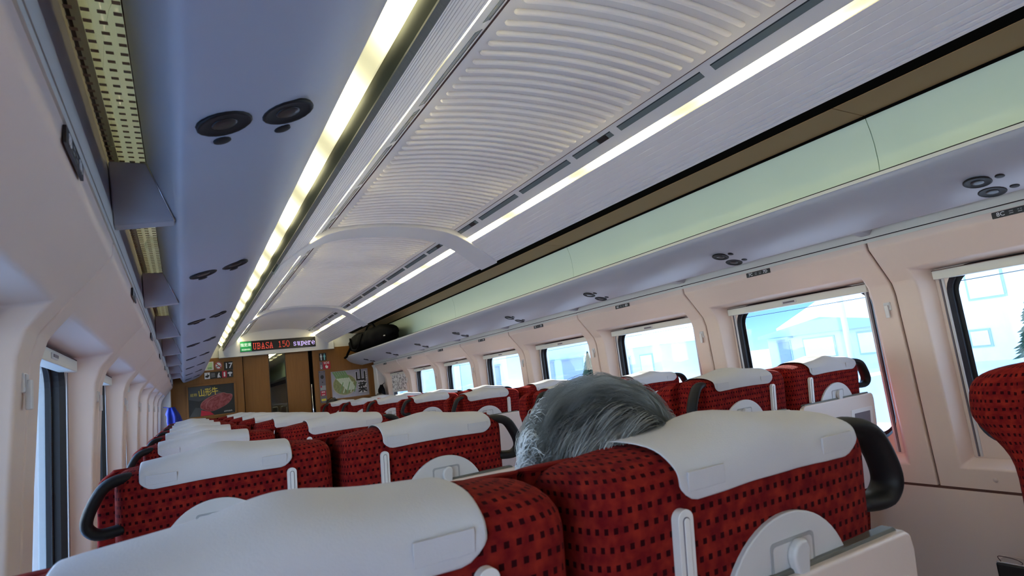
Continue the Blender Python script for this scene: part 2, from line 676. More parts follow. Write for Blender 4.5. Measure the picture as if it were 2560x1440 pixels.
def make_bays(s, side):
    W = struct(empty('wall_' + side))
    V, F = bay_mesh(s)
    o = mesh('wall_panel', V, F, 'wall_cream', W)
    bevel(o, 0.007, 3, 20)
    me = o.data
    objs = [o]
    for k in range(len(SEAMS) - 1):
        yc = (SEAMS[k] + SEAMS[k + 1]) / 2
        if k == 0:
            o.location.y = yc
        else:
            c = o.copy()
            COL.objects.link(c)
            c.location.y = yc
            objs.append(c)
    # dark backing in the joints, the lower wall, the outer skin round the windows
    for k, y in enumerate(SEAMS):
        prism('joint_backing', [(x + 0.016, z) for x, z in WP] + [(x + 0.03, z) for x, z in WP[::-1]], y - 0.02, y + 0.02, 'groove_brown', W, s)
    prism('lower_panel', [(1.352, 0.0), (1.352, 0.683), (1.42, 0.683), (1.42, 0.0)], Y_BACK, 8.36, 'wall_cream', W, s)
    prism('joint_strip', [(1.358, 0.682), (1.358, 0.692), (1.39, 0.692), (1.39, 0.682)], Y_BACK, 8.36, 'groove_brown', W, s)
    # pier skin between windows, so that no daylight leaks round the panels
    for k, y in enumerate(SEAMS):
        box('pier_skin', s * 1.42, s * 1.48, max(y - 0.14, Y_BACK), min(y + 0.125, 8.42), 0.0, 1.70, 'wall_white', W)
    prism('sill_skin', [(1.42, -0.05), (1.42, 0.85), (1.48, 0.85), (1.48, -0.05)], Y_BACK, 8.42, 'wall_white', W, s)
    prism('head_skin', [(1.42, 1.47), (1.42, 2.30), (1.48, 2.30), (1.48, 1.47)], Y_BACK, 8.42, 'wall_white', W, s)
    # cornice rail with its dark line
    prism('cornice_rail', [(1.208, 1.627), (1.208, 1.6385), (1.30, 1.6385), (1.30, 1.627)], Y_BACK, 8.20, 'blind_box', W, s)
    prism('cornice_line', [(1.212, 1.6385), (1.212, 1.6435), (1.30, 1.6435), (1.30, 1.6385)], Y_BACK, 8.20, 'dark_line', W, s)
    prism('cornice_rail', [(1.208, 1.6435), (1.208, 1.678), (1.30, 1.678), (1.30, 1.6435)], Y_BACK, 8.20, 'blind_box', W, s)
    # corner pier by the end wall
    prism('corner_pier', [(1.236, 0.0), (1.236, 1.60), (1.21, 1.64), (1.42, 1.64), (1.42, 0.0)], 8.20, 8.36, 'wall_white', W, s, bev=0.02)
    # coat hooks
    yo = 0.036 if s > 0 else -0.042
    for y in SEAMS[3:]:
        hy = y + yo
        xh = 1.3365
        hk = box('coat_hook', s * (xh - 0.004), s * (xh + 0.006), hy - 0.014, hy + 0.014, 1.363, 1.396, 'plastic_light', W, 0.003)
        box('hook_tongue', s * (xh - 0.012), s * (xh - 0.003), hy - 0.007, hy + 0.008, 1.335, 1.384, 'plastic_light', hk, 0.002)
        box('hook_recess', s * (xh - 0.0055), s * (xh - 0.0035), hy - 0.011, hy + 0.011, 1.372, 1.393, 'plastic_grey', hk, 0.0)
    for y in SEAMS[:-1]:
        yc = y + PITCH / 2
        tube('screw_cap', [(s * 1.3585, yc + 0.30, 0.728), (s * 1.3635, yc + 0.30, 0.728)], 0.008, 'tray_beige', W, 14)
    return W


make_bays(1, 'right')
make_bays(-1, 'left')


def make_window(s, n, yc, first, blind=False):
    """surround with a rounded opening, black gasket, pane, blind box with handle and side tracks"""
    if first is not None:
        w = copy_tree(first)
        w.name = 'window_%d' % n
        w.location.y = yc
        return w
    w = struct(empty('window_%d' % n, (0, yc, 0)))
    X = 1.4015
    hole = rrect(-0.362, 0.338, 0.845, 1.494, 0.095, 8)
    outer = rrect(-0.376, 0.376, 0.788, 1.50, 0.004, 8)
    N = len(hole)
    gin = rrect(-0.352, 0.326, 0.857, 1.482, 0.085, 8)

    def ring(name, A, xa, B, xb, xback, m):
        V = [(s * xa, u, v) for u, v in A] + [(s * xb, u, v) for u, v in B] + [(s * xback, u, v) for u, v in B] + [(s * xback, u, v) for u, v in A]
        F = []
        for i in range(N):
            j = (i + 1) % N
            F += [(i, j, N + j, N + i), (N + i, N + j, 2 * N + j, 2 * N + i), (2 * N + i, 2 * N + j, 3 * N + j, 3 * N + i), (3 * N + i, 3 * N + j, j, i)]
        return mesh(name, V, F, m, w)
    ring('window_surround', outer, X, hole, X, X + 0.016, 'wall_cream')
    ring('gasket', hole, X - 0.001, gin, X + 0.012, X + 0.045, 'gasket')
    V = [(s * (X + 0.030), u, v) for u, v in gin] + [(s * (X + 0.036), u, v) for u, v in gin]
    mesh('glass_pane', V, [tuple(range(N)), tuple(range(N, 2 * N))], 'glass', w)
    fb = rrect(-0.338, 0.312, 0.871, 1.468, 0.075, 8)
    V = [(s * (X + 0.029), u, v) for u, v in gin] + [(s * (X + 0.029), u, v) for u, v in fb]
    fo = mesh('frit_band', V, [(i, (i + 1) % N, N + (i + 1) % N, N + i) for i in range(N)], 'gasket', w)
    V, F = [], []
    for u in (-0.346, -0.342, 0.316, 0.321):
        for k in range(96):
            v = 0.93 + 0.0048 * k
            b_ = len(V)
            V += [(s * (X + 0.0285), u + a_, v + c_) for a_, c_ in ((-0.0014, -0.0014), (0.0014, -0.0014), (0.0014, 0.0014), (-0.0014, 0.0014))]
            F.append((b_, b_ + 1, b_ + 2, b_ + 3))
    if s < 0:
        fd = mesh('frit_dots', V, F, 'label_grey', fo)
        fd['kind'] = 'stuff'
    bx = box('blind_box', s * (X - 0.026), s * (X + 0.012), -0.364, 0.364, 1.4535, 1.4865, 'blind_box', w, 0.003)
    hd = box('blind_handle', s * (X - 0.030), s * (X - 0.024), -0.038, 0.038, 1.4625, 1.4775, 'plastic_grey', bx, 0.003)
    box('handle_slot', s * (X - 0.0312), s * (X - 0.0295), -0.030, 0.030, 1.4665, 1.4735, 'card_grey', bx)
    box('box_shadow_gap', s * (X - 0.0255), s * (X + 0.012), -0.3645, 0.3645, 1.4865, 1.4885, 'groove_brown', bx)
    for sg in (-1, 1):
        tr = box('blind_track', s * (X - 0.004), s * (X + 0.004), sg * 0.343 - 0.004, sg * 0.343 + 0.004, 0.80, 1.456, 'plastic_grey', w)
        box('track_groove', s * (X - 0.0045), s * (X + 0.002), sg * 0.352 - 0.0025, sg * 0.352 + 0.0025, 0.80, 1.456, 'card_grey', tr)
    return w


wn_ = 0
for s in (1, -1):
    first = None
    for k in range(len(SEAMS) - 1):
        yc = (SEAMS[k] + SEAMS[k + 1]) / 2
        wn_ += 1
        w = make_window(s, wn_, yc, first)
        if first is None:
            first = w
        if s == 1 and k == 10:
            bl = box('lowered_blind', 1.392, 1.3965, -0.350, 0.350, 1.255, 1.462, 'blind_fabric', w)
            box('blind_hem_bar', 1.386, 1.3975, -0.352, 0.352, 1.232, 1.256, 'plastic_grey', bl, 0.002)

# ------------------------------------------------------------------ ceiling
CE = struct(empty('ceiling'))


def zc(x):                       # lower face of the middle vault
    return 2.198 + 0.034 * (1 - (x / 0.372) ** 2)


def vault(name, y0, y1, m):
    pts = [(-0.372 + 0.744 * k / 24, 0) for k in range(25)]
    pts = [(x, zc(x)) for x, _ in pts]
    o = prism(name, sheet(pts, 0.012), y0, y1, m, CE)
    for p_ in o.data.polygons:
        p_.use_smooth = True
    o.modifiers.new('edge', 'EDGE_SPLIT').split_angle = radians(35)
    return o


ARCH = [(3.235, 3.47), (6.29, 6.50)]
vault('vault_panel', Y_BACK, 3.23, 'ceil_grey')
vault('vault_panel', 3.44, 6.285, 'ceil_grey')
vault('vault_panel', 6.47, 8.36, 'ceil_grey')


def rib_mesh():
    V, F = [], []
    L = 0.338
    xs = [-L, -L + 0.002, -L + 0.006, -L + 0.012] + [-0.30 + 0.6 * i / 16 for i in range(17)] + [L - 0.012, L - 0.006, L - 0.002, L]
    hs = {0: 0.05, 1: 0.55, 2: 0.85, 3: 1.0}
    n = len(xs) - 1
    prof = [(-0.0090, 0.001), (-0.0072, -0.0085), (-0.0030, -0.0110), (0.0030, -0.0110), (0.0072, -0.0085), (0.0090, 0.001)]
    for i, x in enumerate(xs):
        k = hs.get(min(i, n - i), 1.0)
        for dy, dz in prof:
            V.append((x, dy * (0.6 + 0.4 * k), zc(x) + (dz if dz > 0 else dz * k)))
    m_ = len(prof)
    for i in range(n):
        for j in range(m_ - 1):
            F.append((i * m_ + j, i * m_ + j + 1, (i + 1) * m_ + j + 1, (i + 1) * m_ + j))
        F.append((i * m_ + m_ - 1, i * m_, (i + 1) * m_, (i + 1) * m_ + m_ - 1))
    F.append(tuple(range(m_)))
    F.append(tuple(n * m_ + j for j in range(m_)))
    return V, F


V, F = rib_mesh()
rib0 = mesh('rib', V, F, 'rib_cream', CE, smooth=True)
rys = [1.121 + 0.0503 * k for k in range(-30, 42) if 1.121 + 0.0503 * k < 3.205]
rys += [3.50 + 0.0503 * k for k in range(56) if 3.50 + 0.0503 * k < 6.26]
for i, y in enumerate(rys):
    o = rib0 if i == 0 else rib0.copy()
    if i:
        COL.objects.link(o)
    o.location.y = y

SEGS = [(Y_BACK, 3.26), (3.45, 6.31), (6.48, 8.34)]


def ridge_panel(y0, y1, s):
    """sloping aluminium panel with fine ridges along the car"""
    A = Vector((0.480, 2.1225))
    B = Vector((0.642, 2.001))
    d = (B - A)
    nrm = Vector((d.y, -d.x)).normalized()
    if nrm.y > 0:
        nrm = -nrm
    pts = []
    grooves = [0.10, 0.22, 0.34, 0.46, 0.60, 0.70, 0.80, 0.88, 0.95]
    pts.append(A)
    for i, g in enumerate(grooves):
        w_ = 0.010 if i < 5 else 0.014
        dep = 0.0018 if i < 5 else 0.0045
        for t, o_ in ((g - w_, 0), (g - w_ * 0.3, -dep), (g + w_ * 0.3, -dep), (g + w_, 0)):
            pts.append(A + d * t + nrm * o_)
    pts.append(B)
    back = [(0.655, 2.012), (0.60, 2.150), (0.540, 2.142), (0.484, 2.1275)]
    poly = [(q.x, q.y) for q in pts] + back
    return prism('ridged_panel', poly, y0, y1, 'alu_rib', CE, s)


for s in (1, -1):
    for y0, y1 in SEGS:
        ridge_panel(y0, y1, s)
        # slot rail between vault and cove
        prism('slot_rail', [(0.377, 2.200), (0.4560, 2.1478), (0.4580, 2.1510), (0.440, 2.172), (0.377, 2.215)], y0, y1, 'wall_white', CE, s)
        prism('gap_line', [(0.370, 2.199), (0.378, 2.1985), (0.378, 2.215), (0.370, 2.215)], y0, y1, 'groove_brown', CE, s)
        # air-slot windows set in the rail
        y = y1 - 0.02
        k = 0
        while y > max(y0, -0.4) + 0.1:
            ln = 0.43 if k % 3 else 0.26
            ya = max(y - ln, y0 + 0.02)
            fr = prism('slot_window', [(0.3965, 2.1877), (0.4160, 2.1748), (0.4150, 2.1733), (0.3955, 2.1862)], ya, y, 'slot_glass', CE, s)
            prism('slot_frame', [(0.3940, 2.1893), (0.3970, 2.1873), (0.3957, 2.1853), (0.3927, 2.1873)], ya, y, 'dark_slot', fr, s)
            if k % 3 == 0:
                prism('slot_switch', [(0.3975, 2.1870), (0.4150, 2.1754), (0.4137, 2.1734), (0.3962, 2.1850)], ya + 0.03, ya + 0.09, 'black_plastic', fr, s)
            y = ya - 0.045
            k += 1
        # cove roof above the lens
        prism('cove_roof', [(0.440, 2.176), (0.62, 2.176), (0.62, 2.20), (0.440, 2.20)], y0, y1, 'wall_white', CE, s)

# arches that cross the ceiling
for y0, y1 in ARCH:
    half = [(0.0, 2.214), (0.12, 2.210), (0.24, 2.198), (0.32, 2.183), (0.39, 2.160), (0.46, 2.122), (0.53, 2.075), (0.60, 2.022), (0.645, 1.988)]
    pts = [(-x, z) for x, z in half[::-1]] + half[1:]
    top = [(x, z + 0.045) for x, z in pts][::-1]
    a = prism('ceiling_arch', pts + top, y0, y1, 'wall_white', CE, bev=0.006)

# cornice box over the rack lamp, black recess, brown strip
for s in (1, -1):
    prism('lamp_duct', [(0.642, 2.001), (0.660, 2.070), (0.712, 2.158), (0.712, 2.20), (0.60, 2.20), (0.60, 2.15), (0.655, 2.012)], Y_BACK, 8.34, 'duct_green', CE, s)
    prism('dark_recess', [(0.712, 2.150), (0.985, 2.104), (0.985, 2.14), (0.712, 2.19)], Y_BACK, 8.34, 'black_matte', CE, s)
    for a, b in ((Y_BACK, -0.85), (-0.85, 1.19), (1.19, 3.23), (3.23, 5.24), (5.24, 5.87), (5.87, 8.34)):
        prism('brown_panel', [(0.985, 2.103), (1.177, 2.0955), (1.177, 2.13), (0.985, 2.13)], a + 0.002, b - 0.002, 'brown_panel', CE, s)
prism('roof_shell', [(-1.47, 2.22), (-1.0, 2.33), (0, 2.38), (1.0, 2.33), (1.47, 2.22), (1.47, 2.30), (1.0, 2.41), (0, 2.46), (-1.0, 2.41), (-1.47, 2.30)],
      Y_BACK, 8.42, 'black_matte', CE)

# ------------------------------------------------------------------ ceiling lights
CL = [(Y_BACK, -0.80), (-0.80, 1.19), (1.19, 3.24), (3.47, 6.30), (6.50, 8.33)]
for s in (1, -1):
    for i, (a, b) in enumerate(CL):
        t = empty('ceiling_light', (s * 0.54, a, 2.17))
        o = prism('diffuser', [(0.4585, 2.1530), (0.4600, 2.1465), (0.4640, 2.1420), (0.4720, 2.1388), (0.4840, 2.1380), (0.5000, 2.1400), (0.5300, 2.1480), (0.5300, 2.1530)], a + 0.002, b - 0.002, 'lens_cove', t, s)
        o.location = (-s * 0.54, -a, -2.17)
        names = {-0.80: 'rearmost warm cove light beside the nearest vault panel', 1.19: 'second warm cove light beside the nearest ribbed vault panel',
                 3.24: 'warm cove light ending at the nearest ceiling arch', 6.30: 'warm cove light between the two ceiling arches',
                 8.33: 'short warm cove light beside the plain vault'}
        tag(t, names[b] + (', vegetable poster side' if s > 0 else ', beef poster side'), 'ceiling light', 'cove lights along the vault')
        ln = prism('tube_holder', [(0.470, 2.1535), (0.520, 2.1535), (0.520, 2.175), (0.470, 2.175)], a + 0.01, b - 0.01, 'plastic_light', t, s)
        ln.location = (-s * 0.54, -a, -2.17)


# ------------------------------------------------------------------ luggage racks with their lamps
def lathe_at(name, prof, cen, nrm, m, parent, seg=20):
    n_ = Vector(nrm).normalized()
    q = Vector((0, 0, 1)).rotation_difference(n_).to_matrix()
    V, F = [], []
    for r, h in prof:
        for k in range(seg):
            a = 2 * pi * k / seg
            V.append(Vector(cen) + q @ Vector((r * cos(a), r * sin(a), h)))
    for i in range(len(prof) - 1):
        for k in range(seg):
            F.append((i * seg + k, i * seg + (k + 1) % seg, (i + 1) * seg + (k + 1) % seg, (i + 1) * seg + k))
    F.append(tuple(range(seg)))
    F.append(tuple((len(prof) - 1) * seg + k for k in range(seg)))
    return mesh(name, V, F, m, parent, smooth=True)


def rack(s):
    T = empty('luggage_rack', (s * 1.21, 0, 1.65))
    T.location = (0, 0, 0)
    under = [(0.868, 1.790), (0.868, 1.776), (0.876, 1.757), (0.893, 1.736), (0.920, 1.713), (0.967, 1.689), (1.007, 1.6755),
             (1.047, 1.664), (1.072, 1.6575), (1.085, 1.6550), (1.095, 1.6555), (1.104, 1.6600), (1.110, 1.6680)]
    topf = [(1.150, 1.752), (1.150, 1.770), (1.00, 1.772), (0.895, 1.780), (0.880, 1.792)]
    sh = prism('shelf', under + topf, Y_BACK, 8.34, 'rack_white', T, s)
    for p_ in sh.data.polygons:
        p_.use_smooth = len(p_.vertices) == 4
    sh.modifiers.new('edge', 'EDGE_SPLIT').split_angle = radians(32)
    prism('front_lip', [(0.866, 1.781), (0.8655, 1.792), (0.881, 1.7935), (0.881, 1.781)], Y_BACK, 8.34, 'blind_box', T, s)
    prism('lip_line', [(0.8668, 1.792), (0.8668, 1.7955), (0.876, 1.7955), (0.876, 1.792)], Y_BACK, 8.34, 'dark_line', T, s)
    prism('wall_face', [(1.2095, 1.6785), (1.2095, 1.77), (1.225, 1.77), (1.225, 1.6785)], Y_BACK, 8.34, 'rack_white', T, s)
    edges = [Y_BACK, -0.85, 1.19, 3.23, 5.24, 5.87, 8.34]
    back = [(1.196, 1.775), (1.203, 1.851), (1.210, 1.922), (1.208, 1.985), (1.200, 2.035), (1.184, 2.086)]
    for a, b in zip(edges[:-1], edges[1:]):
        o = prism('back_panel', sheet(back[::-1], 0.010) if True else back, a + 0.0015, b - 0.0015, 'green_panel', T, s)
        for p_ in o.data.polygons:
            p_.use_smooth = len(p_.vertices) == 4
        o.modifiers.new('edge', 'EDGE_SPLIT').split_angle = radians(32)
    prism('panel_backing', sheet([(x + 0.014, z) for x, z in back][::-1], 0.008), Y_BACK, 8.34, 'duct_green', T, s)
    prism('top_line', [(1.176, 2.088), (1.186, 2.0865), (1.20, 2.11), (1.176, 2.11)], Y_BACK, 8.34, 'black_matte', T, s)
    # glazed strip next to the wall with printed dots, brackets at the bay joints
    dot_me = None
    pane_me = None
    br_me = None
    for k in range(2, len(SEAMS) - 1):
        y0, y1 = SEAMS[k] + 0.055, SEAMS[k + 1] + 0.085
        yc = SEAMS[k]
        if pane_me is None:
            o = prism('glass_strip', [(1.148, 1.753), (1.210, 1.753), (1.210, 1.757), (1.148, 1.757)], y0 - yc, y1 - yc, 'glass_cream', T, s)
            pane_me = o.data
            V, F = [], []
            ny = 44
            for i in range(ny):
                for j in range(4):
                    u = 1.1560 + 0.0155 * j
                    w = y0 - yc + 0.02 + (y1 - y0 - 0.04) * (i + 0.5) / ny
                    b = len(V)
                    for (dx, dy) in ((-0.0042, -0.0036), (0.0042, -0.0036), (0.0042, 0.0036), (-0.0042, 0.0036)):
                        V.append((s * (u + dx), w + dy, 1.7522))
                    F.append((b, b + 1, b + 2, b + 3))
            d = mesh('printed_dots', V, F, 'dot_tan', o)
            d['kind'] = 'stuff'
            dot_me = d.data
            Vb = [(s * 1.108, -0.045, 1.660), (s * 1.208, -0.025, 1.654), (s * 1.208, 0.010, 1.654), (s * 1.108, -0.010, 1.660),
                  (s * 1.150, -0.10, 1.752), (s * 1.208, -0.10, 1.752), (s * 1.208, 0.075, 1.752), (s * 1.150, 0.060, 1.752)]
            br = mesh('bracket', Vb, [(0, 1, 2, 3), (4, 5, 6, 7), (0, 1, 5, 4), (1, 2, 6, 5), (2, 3, 7, 6), (3, 0, 4, 7)], 'rack_white', T)
            bevel(br, 0.003, 2)
            br_me = br
            rim = tube('bracket_rim', [(s * 1.109, -0.046, 1.660), (s * 1.150, -0.098, 1.751)], 0.0018, 'metal', br, 6)
        else:
            o = link('glass_strip', pane_me, None, T)
            d = link('printed_dots', dot_me, None, o)
            d['kind'] = 'stuff'
            br = copy_tree(br_me, T)
        o.location.y = yc
        br.location.y = yc
    # reading lights
    nr = (-s * 0.298, 0, -0.954)
    dish = [(0.0355, -0.002), (0.0355, 0.0015), (0.033, 0.003), (0.030, 0.0015), (0.020, 0.0008), (0.006, 0.0005)]
    for r in range(8, 0, -1):
        y = 0.8199 + (8 - r) * PITCH - 0.013
        for x, z in ((0.9674, 1.6892), (1.0473, 1.6639)):
            L = lathe_at('reading_light', dish, (s * x, y, z), nr, 'handle_black', T)
            lathe_at('lamp_lens', [(0.017, 0.0008), (0.015, 0.0018), (0.008, 0.0024), (0.002, 0.0026)], (s * x, y, z), nr, 'black_plastic', L, 16)
            lathe_at('lamp_button', [(0.0120, -0.002), (0.0120, 0.0012), (0.010, 0.0020), (0.003, 0.0024)], (s * x, y - s * 0.056, z), nr, 'handle_black', L, 14)
    tag(T, 'pale luggage rack with reading lights, ' + ('vegetable poster side, carrying a black bag' if s > 0 else 'beef poster side, empty'), 'luggage rack')
    # lamp that lights the rack from the ceiling duct
    for i, (a, b) in enumerate(((Y_BACK, -0.93), (-0.93, 1.03), (1.03, 2.99), (2.99, 4.95), (4.95, 6.91), (6.91, 8.33))):
        t = empty('rack_light', (s * 0.68, a, 2.07))
        lens = [(0.6615, 2.070), (0.678, 2.096), (0.694, 2.122), (0.7115, 2.150)]
        bul = [(0.6700, 2.064), (0.690, 2.090), (0.706, 2.116), (0.7175, 2.150)]
        o = prism('diffuser', lens + bul[::-1], a + 0.001, b - 0.001, 'lens_rack', t, s)
        o.location = (-s * 0.68, -a, -2.07)
        for p_ in o.data.polygons:
            p_.use_smooth = len(p_.vertices) == 4
        o.modifiers.new('edge', 'EDGE_SPLIT').split_angle = radians(35)
        e = prism('end_clip', [(x + 0.0005, z) for x, z in lens] + [(x + 0.0008, z) for x, z in bul[::-1]], b - 0.0009, b - 0.0003, 'label_grey', t, s)
        e.location = (-s * 0.68, -a, -2.07)
        tag(t, ORD[5 - i] + ' curved rack lamp diffuser from the end wall, ' + ('vegetable' if s > 0 else 'beef') + ' poster side', 'rack light',
            'rack lamps')
    return T


rack(1)
rack(-1)

# ------------------------------------------------------------------ row number plates
for s in (1, -1):
    for r in range(8, 0, -1):
        y = 0.8199 + (8 - r) * PITCH
        a, b = ('C', 'D') if s > 0 else ('A', 'B')
        t = empty('row_plate', (s * 1.2105, y, 1.6135))
        M = fr_right(0, 0, -0.0) if s > 0 else fr_left(0, 0, 0.0)
        plate('plate', rrect(-0.064, 0.064, -0.0105, 0.0105, 0.002, 2), M, 0.003, 'label_black', t)
        l1, l2 = ('%dC' % r, '%dD' % r) if s > 0 else ('%dB' % r, '%dA' % r)
        text('lettering', l1, 0.019, M @ Matrix.Translation((-0.040, 0, 0)), 'label_white', t, off=0.0034, bold=0.0002)
        text('lettering', l2, 0.019, M @ Matrix.Translation((0.040, 0, 0)), 'label_white', t, off=0.0034, bold=0.0002)
        multi('seat_marks', [rect(-0.017, -0.006, 0.002, 0.0045), rect(-0.017, -0.006, -0.0045, -0.002), rect(0.006, 0.010, 0.002, 0.0045), rect(0.013, 0.017, 0.002, 0.0045),
                             rect(0.006, 0.017, -0.0045, -0.002)], M @ Matrix.Translation((0, 0, 0.003)), 0.0005, 'label_grey', t)
        if s > 0:
            tag(t, 'black seat row plate reading %s and %s above the window' % (l1, l2), 'sign', 'row plates')
        else:
            tag(t, 'black seat row plate above the windows on the beef poster side, lettered %s' % l2, 'sign', 'row plates beef side')

# ------------------------------------------------------------------ end wall, door, display
WF = struct(empty('wall_front'))
box('wood_panel', -1.40, -0.432, 8.36, 8.40, 0.0, 1.925, 'wood', WF)
box('wood_panel', 0.432, 1.40, 8.36, 8.40, 0.0, 1.938, 'wood', WF)
box('head_panel', -1.45, 1.45, 8.385, 8.42, 1.92, 2.40, 'wall_white', WF)
bk = prism('bulkhead', [(-0.70, 1.925), (0.722, 1.925), (0.722, 2.02), (0.60, 2.16), (0.45, 2.26), (-0.45, 2.26), (-0.58, 2.17), (-0.70, 2.02)],
           8.335, 8.39, 'wall_white', WF, bev=0.006)
box('bulkhead_lip', -0.70, 0.722, 8.325, 8.36, 1.915, 1.928, 'wall_white', WF, 0.003)
prism('door_jamb', [(-0.436, 0.0), (-0.436, 1.92), (-0.424, 1.92), (-0.424, 0.0)], 8.365, 8.44, 'black_matte', WF)
box('door_pocket', 0.385, 0.434, 8.40, 8.46, 0.0, 1.93, 'black_matte', WF)
D1 = struct(empty('door_1', (0, 8.42, 0)))


def lb(name, x0, x1, y0, y1, z0, z1, m, par, bev=0):
    o = box(name, x0, x1, y0 - 8.42, y1 - 8.42, z0, z1, m, par, bev)
    return o


lb('door_leaf', -0.424, -0.113, 8.405, 8.435, 0.02, 1.925, 'wood', D1)
lb('door_leaf', 0.088, 0.385, 8.405, 8.435, 0.02, 1.925, 'wood', D1)
lb('door_leaf', -0.113, 0.088, 8.405, 8.435, 0.02, 0.80, 'wood', D1)
fr = lb('door_window', -0.113, 0.088, 8.416, 8.420, 0.80, 1.925, 'glass', D1)
lb('window_bead', -0.117, -0.109, 8.402, 8.420, 0.80, 1.925, 'black_plastic', D1)
lb('window_bead', 0.084, 0.092, 8.402, 8.420, 0.80, 1.925, 'black_plastic', D1)
tube('door_handle', [(0.398, -0.045, 0.75), (0.398, -0.045, 1.47)], 0.008, 'chrome', D1, 10)

# ---- what can be seen through the door window: vestibule and the next car
VB = struct(empty('wall_vestibule'))
box('vestibule_side', -1.2, -1.15, 8.46, 22, 0, 2.3, 'vestibule_grey', VB)
box('vestibule_side', 1.15, 1.2, 8.46, 22, 0, 2.3, 'vestibule_pink', VB)
box('vestibule_roof', -1.2, 1.2, 8.46, 22, 2.25, 2.3, 'vestibule_grey', VB)
box('vestibule_floor', -1.2, 1.2, 8.46, 22, -0.06, 0, 'floor_grey', VB)
box('vestibule_end', -1.2, 1.2, 22, 22.05, 0, 2.3, 'vestibule_grey', VB)
box('rack_edge', 0.75, 1.15, 9.6, 22, 1.72, 1.78, 'black_matte', VB)
box('rack_back', 1.10, 1.15, 9.6, 22, 1.78, 2.25, 'vestibule_green', VB)
cl = empty('vestibule_light', (0.47, 13.4, 2.235))
box('diffuser', -0.07, 0.07, -1.4, 2.4, -0.004, 0.008, 'lens_cove', cl)
box('housing', -0.08, 0.08, -1.41, 2.41, 0.008, 0.014, 'wall_white', cl)
tag(cl, 'ceiling light of the next car seen through the door window', 'ceiling light')
for i, x in enumerate((0.42, 0.58, 0.74)):
    t = empty('far_seat', (x, 12.4, 0))
    o = prism('backrest', [(-0.065, 0.4), (-0.070, 1.10), (-0.045, 1.20), (0.045, 1.20), (0.070, 1.10), (0.065, 0.4)], -0.05, 0.05, 'grey_seat', t, bev=0.02)
    box('headrest_cover', 0.03, 0.06, -0.062, -0.05, 1.02, 1.17, 'cloth_white', t, 0.003)
    box('base', -0.06, 0.06, -0.05, 0.3, 0.0, 0.4, 'grey_seat', t, 0.01)
    tag(t, 'grey seat back of the next car seen through the door window', 'seat', 'seats in the next car')

# ---- LED display
LD = empty('led_display', (0.0, 8.335, 2.035))
tag(LD, 'black LED display above the door with green RESERVED field and scrolling text', 'display')
M0 = fr_end(0, 0, 0)
box('housing', -0.452, 0.480, -0.012, 0.002, -0.067, 0.067, 'black_plastic', LD, 0.003)
pl_ = plate('reserved_field', rect(-0.449, -0.318, -0.062, 0.062), M0 @ Matrix.Translation((0, 0, 0.012)), 0.001, 'led_green', LD)
text('lettering', '指定席', 0.047, M0 @ Matrix.Translation((-0.384, 0.018, 0.0135)), 'led_white', LD, sx=0.92)
text('lettering', 'RESERVED', 0.026, M0 @ Matrix.Translation((-0.384, -0.040, 0.0135)), 'led_white', LD, sx=0.86)

GLY = {
    'U': ["###.###", ".#...#.", ".#...#.", ".#...#.", ".#...#.", ".#...#.", ".#...#.", ".#...#.", ".#...#.", "..###.."],
    'B': ["#####..", ".#...#.", ".#...#.", ".#...#.", ".####..", ".#...#.", ".#...#.", ".#...#.", ".#...#.", "#####.."],
    'A': ["...#...", "...#...", "..#.#..", "..#.#..", "..#.#..", ".#...#.", ".#####.", ".#...#.", ".#...#.", "###.###"],
    'S': ["..###.#", ".#...##", ".#.....", ".#.....", "..##...", "....##.", "......#", ".#....#", ".##...#", ".#.###."],
    '1': ["...#...", ".###...", "...#...", "...#...", "...#...", "...#...", "...#...", "...#...", "...#...", ".#####."],
    '5': [".#####.", ".#.....", ".#.....", ".####..", ".#...#.", "......#", "......#", "......#", ".#...#.", "..###.."],
    '0': ["..###..", ".#...#.", ".#...#.", "#.....#", "#.....#", "#.....#", "#.....#", ".#...#.", ".#...#.", "..###.."],
    's': ["", "", "", ".####..", "##..##.", "##.....", ".####..", "....##.", "##..##.", ".####.."],
    'u': ["", "", "", "###.##.", ".##.##.", ".##.##.", ".##.##.", ".##.##.", ".##.##.", "..##.##"],
    'p': ["", "", "", "######.", ".##..##", ".##..##", ".##..##", ".##..##", ".#####.", ".##....", "####..."],
    'e': ["", "", "", "..###..", ".#...##", "##...##", "#######", "##.....", ".##...#", "..####."],
    'r': ["", "", "", "###.##.", ".####.#", ".##....", ".##....", ".##....", ".##....", "#####.."],
}


def led(word, x0, z0, px, pz, m, name):
    polys = []
    x = x0
    for ch in word:
        if ch == ' ':
            x += px * 5
            continue
        for j, row in enumerate(GLY[ch]):
            for i, c in enumerate(row):
                if c == '#':
                    polys.append(rect(x + i * px, x + i * px + px * 0.80, z0 - j * pz, z0 - j * pz + pz * 0.86))
        x += px * 8
    return multi(name, polys, M0 @ Matrix.Translation((0, 0, 0.0125)), 0.0008, m, LD)


led('UBASA', -0.300, 0.030, 0.0062, 0.0082, 'led_red', 'lettering')
led('150', 0.005, 0.032, 0.0062, 0.0082, 'led_red', 'lettering')
led('supere', 0.196, 0.032, 0.0058, 0.0078, 'led_violet', 'lettering')


# ---- signs on the wood
def sign(name, label, x, z, y=8.358):
    t = empty(name, (x, y, z))
    tag(t, label, 'sign')
    return t


def lay(k):
    return M0 @ Matrix.Translation((0, 0, 0.003 + 0.0006 * k))


